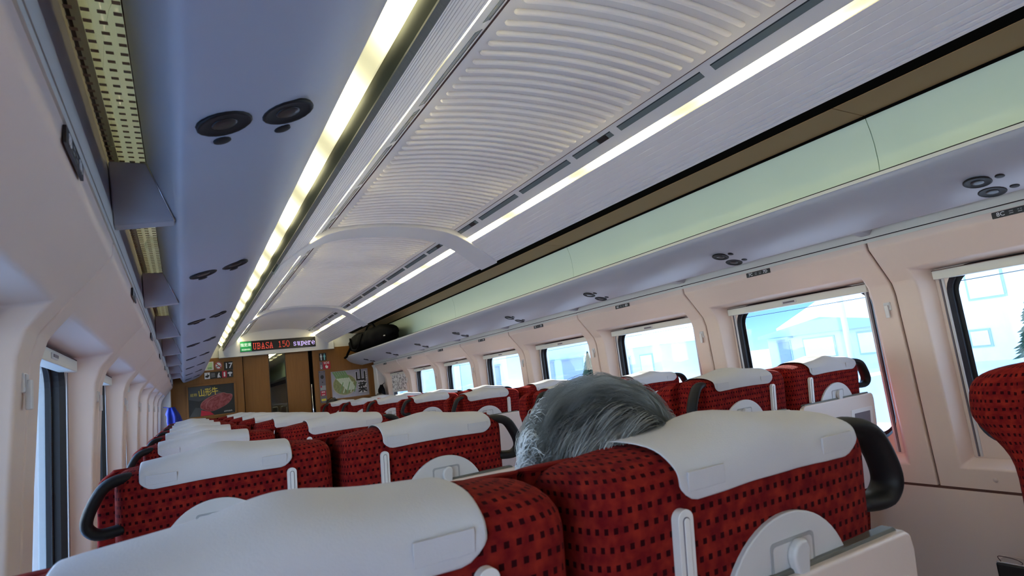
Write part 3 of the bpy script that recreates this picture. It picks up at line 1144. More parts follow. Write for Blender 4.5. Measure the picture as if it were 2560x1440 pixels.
t = sign('car_number_sign', 'black car number plate reading 17 on the wood', -0.595, 1.813)
plate('plate', rrect(-0.050, 0.050, -0.053, 0.053, 0.004, 3), M0, 0.003, 'label_black', t)
text('lettering', '17', 0.092, lay(0), 'label_white', t, bold=0.0016)
t = sign('no_smoking_sign', 'round no smoking sign beside the car number plate', -0.708, 1.827)
plate('plate', ell(0, 0, 0.041, 0.049), M0, 0.003, 'label_white', t)
rg = [ell(0, 0, 0.040, 0.048), ]
V, F = [], []
for k in range(28):
    a = 2 * pi * k / 28
    for rr in (1.0, 0.80):
        V.append(lay(0) @ Vector((0.040 * rr * cos(a), 0.048 * rr * sin(a), 0.0006)))
F = [(2 * k, 2 * ((k + 1) % 28), 2 * ((k + 1) % 28) + 1, 2 * k + 1) for k in range(28)]
mesh('ban_ring', V, F, 'red_sign', t)
plate('ban_bar', [(-0.030, 0.024), (-0.024, 0.032), (0.030, -0.024), (0.024, -0.032)], lay(1), 0.0005, 'red_sign', t)
plate('cigarette_mark', [(-0.026, -0.012), (0.024, 0.004), (0.026, -0.004), (-0.024, -0.021)], lay(0), 0.0005, 'label_black', t)
t = sign('wireless_sign', 'green and white wireless sign on the wood, partly under the rack', -0.809, 1.831)
plate('plate', [(-0.055, -0.052), (0.046, -0.052), (0.046, 0.052), (-0.010, 0.052)], M0, 0.003, 'card_white', t)
plate('green_field', [(-0.040, -0.043), (0.034, -0.043), (0.034, 0.043), (0.000, 0.043)], lay(0), 0.0005, 'green_light', t)
plate('dark_field', rect(-0.020, 0.032, -0.040, -0.016), lay(1), 0.0005, 'green_sign', t)
text('lettering', 'Wi-Fi', 0.024, lay(2) @ Matrix.Translation((0.006, -0.028, 0)), 'label_white', t)
t = sign('pictogram_strip', 'long strip of black, white and red notice pictograms under the car number', -0.710, 1.712)
plate('plate', rect(-0.162, 0.163, -0.042, 0.042), M0, 0.003, 'label_black', t)
plate('camera_field', rect(-0.158, -0.098, -0.039, 0.039), lay(0), 0.0005, 'card_white', t)
multi('camera_mark', [[(-0.150, -0.018), (-0.120, -0.026), (-0.102, 0.004), (-0.112, 0.012), (-0.150, 0.000)], rect(-0.128, -0.122, 0.006, 0.030)], lay(1), 0.0005, 'label_black', t)
multi('small_print', [rect(-0.088, -0.040, v, v + 0.006) for v in (0.020, 0.006, -0.008, -0.022)], lay(0), 0.0005, 'label_grey', t)
multi('litter_mark', [[(-0.016, -0.034), (0.004, -0.034), (0.000, 0.000), (-0.012, 0.000)], [(-0.010, 0.004), (0.004, 0.030), (0.012, 0.020), (0.006, 0.000), (0.022, -0.034), (0.010, -0.034)]], lay(0), 0.0005, 'card_white', t)
plate('phone_field', rect(0.038, 0.092, -0.041, 0.041), lay(0), 0.0005, 'red_sign', t)
plate('phone_mark', rrect(0.056, 0.074, -0.028, 0.028, 0.006, 3), lay(1), 0.0005, 'card_white', t)
multi('umbrella_mark', [ell(0.128, 0.010, 0.027, 0.014, 16), rect(0.119, 0.137, -0.030, 0.008)], lay(0), 0.0005, 'card_white', t)
t = sign('toilet_sign', 'black toilet sign with a white and a turquoise figure', 0.565, 1.817)
plate('plate', rect(-0.048, 0.048, -0.052, 0.052), M0, 0.003, 'label_black', t)
for cx, m_ in ((-0.022, 'label_white'), (0.022, 'cyan_sign')):
    multi('figure_mark', [ell(cx, 0.036, 0.007, 0.008, 12), [(cx - 0.015, 0.004), (cx - 0.010, 0.025), (cx + 0.010, 0.025), (cx + 0.015, 0.004), (cx + 0.008, -0.008), (cx + 0.006, -0.044), (cx - 0.006, -0.044), (cx - 0.008, -0.008)]], lay(0), 0.0005, m_, t)
t = sign('emergency_sign', 'red and grey sign reading SOS with arrow and pointing hand', 0.588, 1.700)
plate('plate', rect(-0.070, 0.070, -0.052, 0.052), M0, 0.003, 'red_sign', t)
plate('grey_field', rect(-0.070, -0.030, -0.052, 0.052), lay(0), 0.0005, 'card_grey', t)
text('lettering', 'SOS', 0.040, lay(0) @ Matrix.Translation((0.020, 0.032, 0)), 'label_white', t, sx=1.05, bold=0.0008)
multi('arrow_mark', [rect(-0.054, -0.048, -0.020, 0.010), [(-0.066, -0.018), (-0.051, -0.044), (-0.036, -0.018), (-0.051, -0.030)]], lay(1), 0.0005, 'label_white', t)
multi('hand_mark', [rect(0.010, 0.018, -0.016, 0.010), [(0.000, -0.016), (0.010, -0.040), (0.034, -0.040), (0.040, -0.010), (0.018, -0.004), (0.004, -0.006)]], lay(0), 0.0005, 'label_white', t)
t = sign('intercom_panel', 'tall grey intercom panel with red SOS label and yellow tag by the door', 0.537, 1.417)
plate('plate', rrect(-0.042, 0.042, -0.215, 0.215, 0.004, 3), M0, 0.008, 'card_grey', t)


def lay2(k):
    return M0 @ Matrix.Translation((0, 0, 0.008 + 0.0006 * k))


plate('speaker_grille', ell(0, 0.130, 0.022, 0.026), lay2(0), 0.001, 'label_black', t)
multi('screw', [ell(u, v, 0.005, 0.006, 10) for u in (-0.030, 0.030) for v in (0.200, -0.200)] + [ell(0, 0.060, 0.007, 0.008, 10)], lay2(0), 0.001, 'black_plastic', t)
plate('notice', rect(-0.032, 0.036, -0.045, 0.015), lay2(0), 0.001, 'label_grey', t)
multi('red_mark', [rect(-0.030, -0.012, -0.010, 0.014)], lay2(1), 0.001, 'red_sign', t)
plate('sos_label', rect(-0.034, 0.036, -0.120, -0.055), lay2(0), 0.001, 'red_sign', t)
text('lettering', 'SOS', 0.026, lay2(2) @ Matrix.Translation((0.001, -0.072, 0)), 'label_white', t, bold=0.0006)
multi('small_print', [rect(-0.020, 0.022, -0.106, -0.102), rect(-0.016, 0.018, -0.114, -0.110)], lay2(1), 0.001, 'label_white', t)
plate('yellow_label', rect(-0.028, 0.030, -0.190, -0.160), lay2(0), 0.001, 'yellow_sign', t)

# ---- posters
t = sign('beef_poster', 'framed dark advertising poster with a slab of raw beef and gold lettering', -0.800, 1.410)
t['category'] = 'poster'
HW, HH = 0.254, 0.183
for nm, x0, x1, z0, z1 in (('frame_bar', -HW - 0.022, HW + 0.022, HH, HH + 0.022), ('frame_bar', -HW - 0.022, HW + 0.022, -HH - 0.022, -HH), ('frame_bar', -HW - 0.022, -HW, -HH, HH), ('frame_bar', HW, HW + 0.022, -HH, HH)):
    box(nm, x0, x1, -0.012, 0.002, z0, z1, 'wood', t, 0.003)
plate('poster_sheet', rect(-HW, HW, -HH, HH), M0, 0.003, 'poster_dark', t)
plate('print_shade', [(-0.25, 0.18), (-0.02, 0.18), (0.16, 0.05), (0.02, 0.04), (-0.14, 0.00), (-0.25, 0.03)], lay(0), 0.0003, 'poster_slate', t)
plate('print_shade', [(-0.25, -0.18), (-0.12, -0.18), (-0.10, -0.09), (-0.18, -0.07)], lay(0), 0.0003, 'poster_slate', t)
outl = smooth_path([(-0.128, -0.074), (-0.105, -0.009), (-0.013, 0.046), (0.117, 0.078), (0.172, 0.062), (0.231, 0.043), (0.218, -0.018), (0.163, -0.074), (0.061, -0.120), (-0.013, -0.135), (-0.087, -0.111)], 4, True)
plate('print_meat_edge', [(q.x, q.y) for q in [Vector((*o_, 0)) if len(o_) == 2 else o_ for o_ in outl]], lay(1), 0.0003, 'meat_edge', t)
plate('print_meat', [(q.x * 0.965 + 0.001, q.y * 0.95 - 0.004) for q in outl], lay(2), 0.0003, 'meat', t)
plate('print_fat', [(-0.070, -0.100), (-0.068, -0.050), (-0.040, 0.000), (0.020, 0.036), (0.080, 0.054), (0.110, 0.066), (0.112, 0.058), (0.082, 0.046), (0.026, 0.028), (-0.032, -0.006), (-0.060, -0.050), (-0.063, -0.098)], lay(3), 0.0003, 'meat_edge', t)
plate('print_board', [(-0.13, -0.18), (0.02, -0.18), (-0.02, -0.14), (-0.12, -0.11)], lay(1), 0.0003, 'red_sign', t)
text('lettering', '山形牛', 0.100, lay(3) @ Matrix.Translation((-0.035, 0.098, 0)) @ Matrix.Rotation(0.06, 4, 'Z'), 'gold', t, sx=0.74, bold=0.0016)
text('lettering', '総称', 0.042, lay(3) @ Matrix.Translation((-0.195, 0.080, 0)), 'gold', t, sx=0.9)
text('lettering', '山形県食肉', 0.020, lay(3) @ Matrix.Translation((0.175, -0.155, 0)), 'label_white', t, sx=0.95)

t = sign('vegetable_poster', 'framed pale advertising poster with leeks in a bowl and large black characters', 0.906, 1.420)
t['category'] = 'poster'
HW, HH = 0.252, 0.183
for nm, x0, x1, z0, z1 in (('frame_bar', -HW - 0.022, HW + 0.022, HH, HH + 0.022), ('frame_bar', -HW - 0.022, HW + 0.022, -HH - 0.022, -HH), ('frame_bar', -HW - 0.022, -HW, -HH, HH), ('frame_bar', HW, HW + 0.022, -HH, HH)):
    box(nm, x0, x1, -0.012, 0.002, z0, z1, 'wood', t, 0.003)
plate('poster_sheet', rect(-HW, HW, -HH, HH), M0, 0.003, 'poster_lilac', t)
plate('print_bowl', ell(-0.075, -0.01, 0.165, 0.145, 28), lay(0), 0.0003, 'bowl_rim', t)
plate('print_bowl_inside', ell(-0.075, -0.008, 0.155, 0.135, 28), lay(1), 0.0003, 'herb', t)
for i in range(6):
    u0 = -0.235 + 0.030 * i
    u1 = -0.060 + 0.022 * i
    plate('print_leek', [(u0, 0.178), (u0 + 0.024, 0.178), (u0 + 0.075, 0.085), (u0 + 0.050, 0.080)], lay(2), 0.0003, 'leek_green', t)
    plate('print_leek', [(u0 + 0.050, 0.080), (u0 + 0.075, 0.085), (u1 + 0.030, -0.080), (u1 + 0.010, -0.090)], lay(2), 0.0003, 'leek_white', t)
for i in range(5):
    plate('print_herb', [(-0.16 + 0.05 * i, -0.12), (-0.145 + 0.05 * i, -0.12), (-0.09 + 0.045 * i, 0.02), (-0.10 + 0.045 * i, 0.03)], lay(3), 0.0003, 'leek_white' if i % 2 else 'leek_green', t)
text('lettering_edge', '山', 0.175, lay(3) @ Matrix.Translation((0.150, 0.085, 0)), 'label_white', t, sx=0.9, bold=0.0110)
text('lettering_edge', '菜', 0.150, lay(3) @ Matrix.Translation((0.165, -0.075, 0)), 'label_white', t, sx=0.85, bold=0.0090)
text('lettering', '山', 0.175, lay(5) @ Matrix.Translation((0.150, 0.085, 0)), 'label_black', t, sx=0.9, bold=0.0055)
text('lettering', '菜', 0.150, lay(5) @ Matrix.Translation((0.165, -0.075, 0)), 'label_black', t, sx=0.85, bold=0.0035)
for i in range(4):
    plate('small_mark', ell(0.228, 0.145 - 0.03 * i, 0.006, 0.010, 8), lay(3), 0.0003, 'label_white', t)

# ------------------------------------------------------------------ seats
SZB = 0.36
LEAN = 0.12


def seat_top(u):
    """outline height of the seat back"""
    z = 1.196 + 0.016 * (1 - (u / 0.215) ** 2) + 0.010 * exp(-((u - 0.02) / 0.045) ** 2)
    e = 0.215 - abs(u)
    r = 0.026
    if e < r:
        z -= r - sqrt(max(0, r * r - (r - e) ** 2))
    return z


def lean(y, z):
    return y + (1.157 - z) * LEAN


def seat_outline():
    P = []
    for z in (SZB, 0.6, 0.8, 0.95, 1.05, 1.10):
        w = 0.215 + 0.005 * max(0, (1.15 - z)) / 0.25 if z > 0.9 else 0.220
        P.append((-min(w, 0.220), z))
    us = [-0.215, -0.2142, -0.2115, -0.206, -0.198, -0.185, -0.15, -0.12, -0.09, -0.06, -0.04, -0.02, 0.0, 0.02, 0.04, 0.06, 0.08, 0.11, 0.14, 0.185, 0.198, 0.206, 0.2115, 0.2142, 0.215]
    P += [(u, seat_top(u)) for u in us]
    for z in (1.10, 1.05, 0.95, 0.8, 0.6, SZB):
        w = 0.215 + 0.005 * max(0, (1.15 - z)) / 0.25 if z > 0.9 else 0.220
        P.append((min(w, 0.220), z))
    return P


def seat_shell(mx):
    O = seat_outline()
    n = len(O)
    layers = [(0.000, 0.036), (0.004, 0.021), (0.016, 0.010), (0.034, 0.004), (0.070, 0.0), (0.108, 0.0), (0.128, 0.006), (0.142, 0.024)]
    V, F, UV = [], [], []
    for y, ins in layers:
        for u, z in O:
            x = u * (1 - ins / 0.215)
            zz = SZB + (z - SZB) * (1 - ins / (1.20 - SZB))
            V.append((mx * x, lean(y, zz), zz))
            k = abs(u / 0.215) ** 4
            UV.append((x + (1 if u > 0 else -1) * y * k, zz + y * (1 - k)))
    L = len(layers)
    for i in range(L - 1):
        for j in range(n):
            F.append((i * n + j, i * n + (j + 1) % n, (i + 1) * n + (j + 1) % n, (i + 1) * n + j))
    # caps: fan strips pairing left and right
    for b in (0, (L - 1) * n):
        for j in range(n // 2 - 1):
            a0, a1 = b + j, b + j + 1
            c0, c1 = b + n - 1 - j, b + n - 2 - j
            F.append((a0, a1, c1, c0))
        F.append((b + n // 2 - 1, b + n // 2, b + n - n // 2))
    return V, F, UV


def uv_mesh(name, V, F, UV, m, parent, sub=0):
    o = mesh(name, V, F, m, parent, smooth=True)
    me = o.data
    lay_ = me.uv_layers.new(name='UVMap')
    for lp in me.loops:
        lay_.data[lp.index].uv = UV[lp.vertex_index]
    if sub:
        s_ = o.modifiers.new('sub', 'SUBSURF')
        s_.levels = sub
        s_.render_levels = sub
    return o


def interp(tab, z):
    if z <= tab[0][0]:
        return tab[0][1]
    for (a, va), (b, vb) in zip(tab[:-1], tab[1:]):
        if z <= b:
            return va + (vb - va) * (z - a) / (b - a)
    return tab[-1][1]


WING = [(0.42, 0.150), (0.80, 0.152), (0.95, 0.155), (1.00, 0.160), (1.03, 0.176), (1.062, 0.206), (1.085, 0.228), (1.10, 0.233), (1.145, 0.231), (1.165, 0.222), (1.180, 0.206), (1.190, 0.180), (1.197, 0.140), (1.199, 0.110)]


def front_cushion(mx):
    zs = [0.42, 0.6, 0.8, 0.95, 1.0, 1.03, 1.062, 1.085, 1.10, 1.145, 1.165, 1.18, 1.19, 1.197, 1.199]
    us = [-0.221, -0.218, -0.207, -0.19, -0.17, -0.14, -0.10, -0.05, 0, 0.05, 0.10, 0.14, 0.17, 0.19, 0.207, 0.218, 0.221]
    V, F, UV = [], [], []
    nz, nu = len(zs), len(us)
    for z in zs:
        w = interp(WING, z)
        c = 0.166 if z < 1.18 else 0.166 - (z - 1.18) * 1.6
        for u0_ in us:
            u = u0_
            ox = 1.0 + (0.16 * (1 - smoothstep(z, 1.17, 1.20)) if u0_ > 0 else 0.0)
            k = smoothstep(abs(u), 0.10, 0.188)
            e = smoothstep(abs(u), 0.198, 0.221)
            y = c + (w - c) * k
            y = y - e * (y - 0.125) * 0.5
            V.append((mx * u * ox, y + (1.157 - z) * LEAN * 0.6, z))
            UV.append((u + (1 if u > 0 else -1) * 0.050 * e, z + 0.3))
    for i in range(nz - 1):
        for j in range(nu - 1):
            F.append((i * nu + j, i * nu + j + 1, (i + 1) * nu + j + 1, (i + 1) * nu + j))
    b = len(V)
    for z in zs:
        for u in us:
            V.append((mx * u * 0.985 * (1.0 + (0.15 * (1 - smoothstep(z, 1.17, 1.20)) if u > 0 else 0.0)), 0.118 + (1.157 - z) * LEAN * 0.8, z - (0.004 if z > 1.19 else 0)))
            UV.append((u + 0.100 * (1 if u > 0 else -1), z + 0.3))
    for i in range(nz - 1):
        for j in range(nu - 1):
            F.append((b + i * nu + j, b + i * nu + j + 1, b + (i + 1) * nu + j + 1, b + (i + 1) * nu + j))
        for j in (0, nu - 1):
            F.append((i * nu + j, (i + 1) * nu + j, b + (i + 1) * nu + j, b + i * nu + j))
    for i in (0, nz - 1):
        for j in range(nu - 1):
            F.append((i * nu + j, i * nu + j + 1, b + i * nu + j + 1, b + i * nu + j))
    return V, F, UV


def cover(mx):
    """white cloth over the top of the back"""
    u0, u1 = -0.120, 0.168
    nu = 18
    V, F = [], []
    rows = None
    for i in range(nu + 1):
        t = i / nu
        u = u0 + (u1 - u0) * t
        tp = seat_top(u)
        cut = 0.0
        for e in (u - u0, u1 - u):
            if e < 0.016:
                cut = max(cut, 0.016 - e)
        zb = 1.1555 + 0.004 * sin(pi * t) + cut
        wv = 0.0012 * sin(7 * t * pi) + 0.0008 * sin(17 * t * pi + 1)
        path = [(-0.0055 + wv, zb), (-0.0055 + wv * 0.5, zb + 0.006), (-0.0045, max(tp - 0.040, zb + 0.010)), (-0.003, max(tp - 0.028, zb + 0.016)), (0.004, max(tp - 0.014, zb + 0.022)), (0.018, tp - 0.004), (0.036, tp + 0.002),
                (0.070, tp + 0.0050), (0.108, tp + 0.0050), (0.128, tp - 0.002), (0.148, tp - 0.020), (0.174, tp - 0.040), (0.176, 1.12)]
        rows = len(path)
        for y, z in path:
            V.append((mx * u, lean(y, z), z))
    for i in range(nu):
        for j in range(rows - 1):
            F.append((i * rows + j, i * rows + j + 1, (i + 1) * rows + j + 1, (i + 1) * rows + j))
    return V, F


def seat_proto(mx):
    """local x: + is the outer side of the pair (mx = 1: outer side at +x)"""
    T = empty('train_seat', (0, 0, 0))
    V, F, UV = seat_shell(mx)
    uv_mesh('backrest', V, F, UV, 'moquette', T, 1)
    V, F, UV = front_cushion(mx)
    uv_mesh('head_cushion', V, F, UV, 'moquette', T, 1)
    V, F = cover(mx)
    c = mesh('headrest_cover', V, F, 'cloth_white', T, smooth=True)
    so = c.modifiers.new('thick', 'SOLIDIFY')
    so.thickness = 0.0018
    so.offset = 1.0 if mx < 0 else -1.0
    so.offset = 0.0
    sb = c.modifiers.new('sub', 'SUBSURF')
    sb.levels = sb.render_levels = 1

    def bx(name, x0, x1, y0, y1, z0, z1, m, par=T, bev=0.0, ln=True, seg=2):
        V = []
        for x in (x0, x1):
            for y in (y0, y1):
                for z in (z0, z1):
                    V.append((mx * x, lean(y, z) if ln else y, z))
        F = [(0, 1, 3, 2), (4, 6, 7, 5), (0, 4, 5, 1), (2, 3, 7, 6), (0, 2, 6, 4), (1, 5, 7, 3)]
        o = mesh(name, V, F, m, par)
        if bev:
            bevel(o, bev, seg)
        return o

    def pl(name, poly, y0, y1, m, par=T, bev=0.0):
        n = len(poly)
        V = [(mx * u, lean(y0, v), v) for u, v in poly] + [(mx * u, lean(y1, v), v) for u, v in poly]
        F = [tuple(range(n)), tuple(range(n, 2 * n))] + [(i, (i + 1) % n, n + (i + 1) % n, n + i) for i in range(n)]
        o = mesh(name, V, F, m, par)
        if bev:
            bevel(o, bev, 2)
        return o
    pl('stitched_patch', rect(-0.108, -0.058, 1.1665, 1.185), -0.0067, -0.0040, 'cloth_white', c, 0.0005)
    pl('stitched_patch', rect(0.102, 0.156, 1.1665, 1.185), -0.0067, -0.0040, 'cloth_white', c, 0.0005)
    # coat-hook strip
    h = pl('coat_hook', rrect(-0.127, -0.1075, 1.055, 1.1525, 0.0097, 6), -0.009, 0.004, 'plastic_light', T, 0.0025)
    pl('hook_slot', rrect(-0.1215, -0.1130, 1.063, 1.1455, 0.0042, 5), -0.0096, -0.006, 'card_grey', h)
    pl('hook_tongue', rrect(-0.1206, -0.1139, 1.064, 1.1445, 0.0033, 5), -0.0108, -0.006, 'plastic_light', h, 0.001)
    # round latch plate and tray table
    P = [(0.033 + 0.106 * cos(a), 1.011 + 0.106 * sin(a)) for a in [radians(20 + 140 * k / 22) for k in range(23)]]
    lp_ = pl('latch_plate', P, -0.006, 0.006, 'plastic_grey', T, 0.002)
    pl('latch_recess_shade', rrect(0.000, 0.072, 1.040, 1.0905, 0.006, 3), -0.0070, -0.003, 'recess_shade_grey', lp_)  # shade at the recess edge, painted as a darker grey plate
    pl('latch_recess_floor', rrect(0.004, 0.068, 1.040, 1.0865, 0.005, 3), -0.0075, -0.003, 'plastic_grey', lp_)
    pl('latch', smooth_latch(), -0.019, -0.007, 'plastic_grey', lp_, 0.004)
    tr = pl('tray_table', [(-0.205, 0.70), (0.256, 0.70), (0.250, 0.95), (0.243, 1.030), (0.236, 1.050), (0.226, 1.0555), (-0.18, 1.0555), (-0.192, 1.050), (-0.198, 1.035)], -0.022, -0.004, 'tray_beige', T, 0.005)
    pl('tray_edge', [(-0.178, 1.0545), (0.224, 1.0545), (0.218, 1.0600), (-0.172, 1.0600)], -0.012, 0.004, 'ledge_dark_reflect', tr, 0.001)
    cd = pl('info_card', rrect(0.085, 0.222, 0.86, 1.005, 0.004, 3), -0.0235, -0.0218, 'card_white', tr)
    pl('card_picture', rect(0.105, 0.205, 0.915, 0.990), -0.0240, -0.0230, 'card_grey', tr)
    V_, F_ = [], []
    for i in range(6):
        v = 0.904 - 0.007 * i
        b_ = len(V_)
        for u, z in rect(0.095, 0.212, v, v + 0.0022):
            V_.append((mx * u, lean(-0.0240, z), z))
        F_.append((b_, b_ + 1, b_ + 2, b_ + 3))
    mesh('card_lines', V_, F_, 'card_grey', tr)
    # grab handle on the outer shoulder
    hp = smooth_path([(0.165, 0.045, 1.180), (0.198, 0.030, 1.184), (0.226, 0.020, 1.174), (0.245, 0.016, 1.145), (0.256, 0.014, 1.116), (0.253, 0.014, 1.098), (0.235, 0.016, 1.086), (0.200, 0.024, 1.088)], 4)
    tube('grab_handle', [(mx * q.x, lean(q.y, q.z), q.z) for q in hp], 0.0112, 'handle_black', T, 12, ry=0.021)
    # seat base
    bx('seat_cushion', -0.212, 0.212, 0.14, 0.60, 0.36, 0.455, 'trouser' if False else 'moquette', T, 0.03, False, 3)
    ar = bx('armrest', 0.192, 0.262, 0.15, 0.655, 0.425, 0.494, 'black_plastic', T, 0.006, False)
    bx('armrest_plate', 0.196, 0.258, 0.30, 0.652, 0.4935, 0.4985, 'metal', ar, 0.0015, False)
    wl = smooth_path([(0.200, 0.640, 0.497), (0.201, 0.648, 0.512), (0.205, 0.630, 0.513), (0.210, 0.600, 0.508), (0.212, 0.585, 0.499)], 3)
    tube('wire_loop', [(mx * q.x, q.y, q.z) for q in wl], 0.0013, 'wire_brown', ar, 6)
    bx('pedestal', -0.12, 0.12, 0.20, 0.50, 0.0, 0.37, 'card_grey', T, 0.01, False)
    return T


def smooth_latch():
    return [(0.030, 1.000), (0.046, 1.000), (0.047, 1.050), (0.049, 1.066), (0.051, 1.080), (0.046, 1.0885), (0.036, 1.0895), (0.027, 1.084), (0.023, 1.074), (0.025, 1.064), (0.030, 1.054)]


# cushions use UVs as well; give plain box meshes a UV so that the moquette has a scale
def box_uv(o):
    me = o.data
    if me.uv_layers:
        return
    l_ = me.uv_layers.new(name='UVMap')
    for p_ in me.polygons:
        for li in p_.loop_indices:
            v = me.vertices[me.loops[li].vertex_index].co
            l_.data[li].uv = (v.x, v.y + v.z)


protos = {}
for mx in (1, -1):
    pr = seat_proto(mx)
    for ch in pr.children:
        if ch.name.startswith('seat_cushion'):
            box_uv(ch)
    protos[mx] = [pr, False]


def place_seat(mx, x, y, label, group, dz=0):
    pr, used = protos[mx]
    if not used:
        t = pr
        protos[mx][1] = True
    else:
        t = copy_tree(pr)
    t.location = (x, y, 0)
    tag(t, label, 'seat', group)
    return t


for r in (8, 7, 6, 5, 4, 3, 2, 1, 9, 10, 11):  # last three rows are unseen, added to block light from behind the camera
    y = 0.455 + (8 - r) * PITCH
    n = ORD[r - 1]
    place_seat(-1, -1.022, y, 'red window seat, %s row from the wooden end wall, beef poster side' % n, 'window seats on the beef poster side')
    place_seat(1, -0.578, y, 'red aisle seat, %s row from the wooden end wall, beef poster side' % n, 'aisle seats on the beef poster side')
    yr = y - 0.012
    place_seat(-1, 0.572, yr, 'red aisle seat, %s row from the wooden end wall, vegetable poster side' % n, 'aisle seats on the vegetable poster side')
    place_seat(1, 1.018, yr, 'red window seat, %s row from the wooden end wall, vegetable poster side' % n, 'window seats on the vegetable poster side')


# ------------------------------------------------------------------ passengers
def skin_body(name, J, E_, m, parent):
    """one continuous seated figure grown with a Skin modifier; J: joint -> (pos, radius)"""
    names = list(J)
    me = bpy.data.meshes.new(name)
    me.from_pydata([J[k][0] for k in names], [(names.index(a), names.index(b)) for a, b in E_], [])
    o = link(name, me, None, parent)
    md = o.modifiers.new('skin', 'SKIN')
    lay_ = me.skin_vertices[0].data if me.skin_vertices else None
    if lay_ is None:
        bpy.context.view_layer.objects.active = o
        lay_ = me.skin_vertices[0].data
    for i, k in enumerate(names):
        r = J[k][1]
        lay_[i].radius = r if isinstance(r, tuple) else (r, r)
        lay_[i].use_root = (k == 'pelvis')
    md.use_smooth_shade = True
    s_ = o.modifiers.new('sub', 'SUBSURF')
    s_.levels = s_.render_levels = 2
    me.materials.append(MATS[m])
    return o


def person(label, hx, hy, ztop, hair, n_str, seed, scale=1.0, grey=True):
    rnd = random.Random(seed)
    rx, ry, rz = 0.082 * scale, 0.100 * scale, 0.116 * scale
    hz = ztop - rz - 0.012
    T = empty('person', (hx, hy + 0.12, 0.455))
    o0 = Vector((hx, hy + 0.12, 0.455))

    def L_(x, y, z):
        return (hx + x - o0.x, hy + y - o0.y, z - o0.z)
    J = {'pelvis': (L_(0, 0.17, 0.55), 0.105), 'waist': (L_(0, 0.13, 0.70), (0.125, 0.095)), 'chest': (L_(0, 0.09, 0.86), (0.135, 0.10)), 'neckbase': (L_(0, 0.05, 0.985), 0.07),
         'neck': (L_(0, 0.03, 1.03), 0.05), 'jaw': (L_(0, 0.02, hz - 0.045), (0.060, 0.062)), 'skull': (L_(0, 0.0, hz), (0.070, 0.078)), 'crown': (L_(0, -0.005, hz + 0.055), (0.055, 0.062)),
         'shl': (L_(-0.165, 0.06, 0.95), 0.058), 'ell': (L_(-0.185, 0.13, 0.70), 0.045), 'wrl': (L_(-0.11, 0.34, 0.60), 0.030), 'hal': (L_(-0.08, 0.41, 0.595), (0.028, 0.018)),
         'shr': (L_(0.165, 0.06, 0.95), 0.058), 'elr': (L_(0.185, 0.13, 0.70), 0.045), 'wrr': (L_(0.11, 0.34, 0.60), 0.030), 'har': (L_(0.08, 0.41, 0.595), (0.028, 0.018)),
         'hipl': (L_(-0.09, 0.20, 0.535), 0.085), 'kneel': (L_(-0.10, 0.56, 0.53), 0.062), 'ankl': (L_(-0.10, 0.58, 0.13), 0.042), 'toel': (L_(-0.10, 0.72, 0.06), 0.038),
         'hipr': (L_(0.09, 0.20, 0.535), 0.085), 'kneer': (L_(0.10, 0.56, 0.53), 0.062), 'ankr': (L_(0.10, 0.58, 0.13), 0.042), 'toer': (L_(0.10, 0.72, 0.06), 0.038)}
    E_ = [('pelvis', 'waist'), ('waist', 'chest'), ('chest', 'neckbase'), ('neckbase', 'neck'), ('neck', 'jaw'), ('jaw', 'skull'), ('skull', 'crown'),
          ('chest', 'shl'), ('shl', 'ell'), ('ell', 'wrl'), ('wrl', 'hal'), ('chest', 'shr'), ('shr', 'elr'), ('elr', 'wrr'), ('wrr', 'har'),
          ('pelvis', 'hipl'), ('hipl', 'kneel'), ('kneel', 'ankl'), ('ankl', 'toel'), ('pelvis', 'hipr'), ('hipr', 'kneer'), ('kneer', 'ankr'), ('ankr', 'toer')]
    # fingers, rooted inside the palm
    for sd, hn in ((-1, 'hal'), (1, 'har')):
        base = Vector(J[hn][0])
        for i, (dx, ln) in enumerate(((-0.022, 0.045), (-0.008, 0.055), (0.007, 0.058), (0.021, 0.050))):
            a = 'f%d%d' % (sd, i)
            J[a] = (tuple(base + Vector((dx, 0.030, 0.0))), 0.0085)
            J[a + 'b'] = (tuple(base + Vector((dx * 1.1, 0.030 + ln * 0.55, -0.004))), 0.008)
            J[a + 'c'] = (tuple(base + Vector((dx * 1.1, 0.030 + ln * 0.85, -0.022))), 0.007)
            E_ += [(hn, a), (a, a + 'b'), (a + 'b', a + 'c')]
        J['t%d' % sd] = (tuple(base + Vector((-sd * 0.036, 0.016, 0.0))), 0.0095)
        J['t%db' % sd] = (tuple(base + Vector((-sd * 0.048, 0.044, -0.006))), 0.008)
        E_ += [(hn, 't%d' % sd), ('t%d' % sd, 't%db' % sd)]
    body = skin_body('body', J, E_, 'skin', T)
    # face pieces
    cen = Vector(L_(0, 0, hz))
    for sx in (-1, 1):
        V, F = ball(cen + Vector((sx * (rx + 0.004), 0.012, -0.020)), 0.008, 0.018, 0.030)
        mesh('ear', V, F, 'skin', T, smooth=True)
        V, F = ball(cen + Vector((sx * 0.030, 0.088, -0.004)), 0.011, 0.010, 0.008)
        mesh('eye', V, F, 'label_white', T, smooth=True)
    V, F = ball(cen + Vector((0, 0.100, -0.030)), 0.013, 0.020, 0.022)
    mesh('nose', V, F, 'skin', T, smooth=True)
    V, F = ball(cen + Vector((0, 0.088, -0.066)), 0.024, 0.008, 0.006)
    mesh('mouth', V, F, 'red_sign', T, smooth=True)
    # jacket: a shell over trunk and arms
    V, F = loft([(Vector(L_(0, 0.17, 0.50)), 0.150, 0.125), (Vector(L_(0, 0.14, 0.65)), 0.150, 0.118), (Vector(L_(0, 0.10, 0.82)), 0.172, 0.122), (Vector(L_(0, 0.07, 0.93)), 0.182, 0.112), (Vector(L_(0, 0.05, 1.00)), 0.110, 0.085), (Vector(L_(0, 0.04, 1.03)), 0.065, 0.065)])
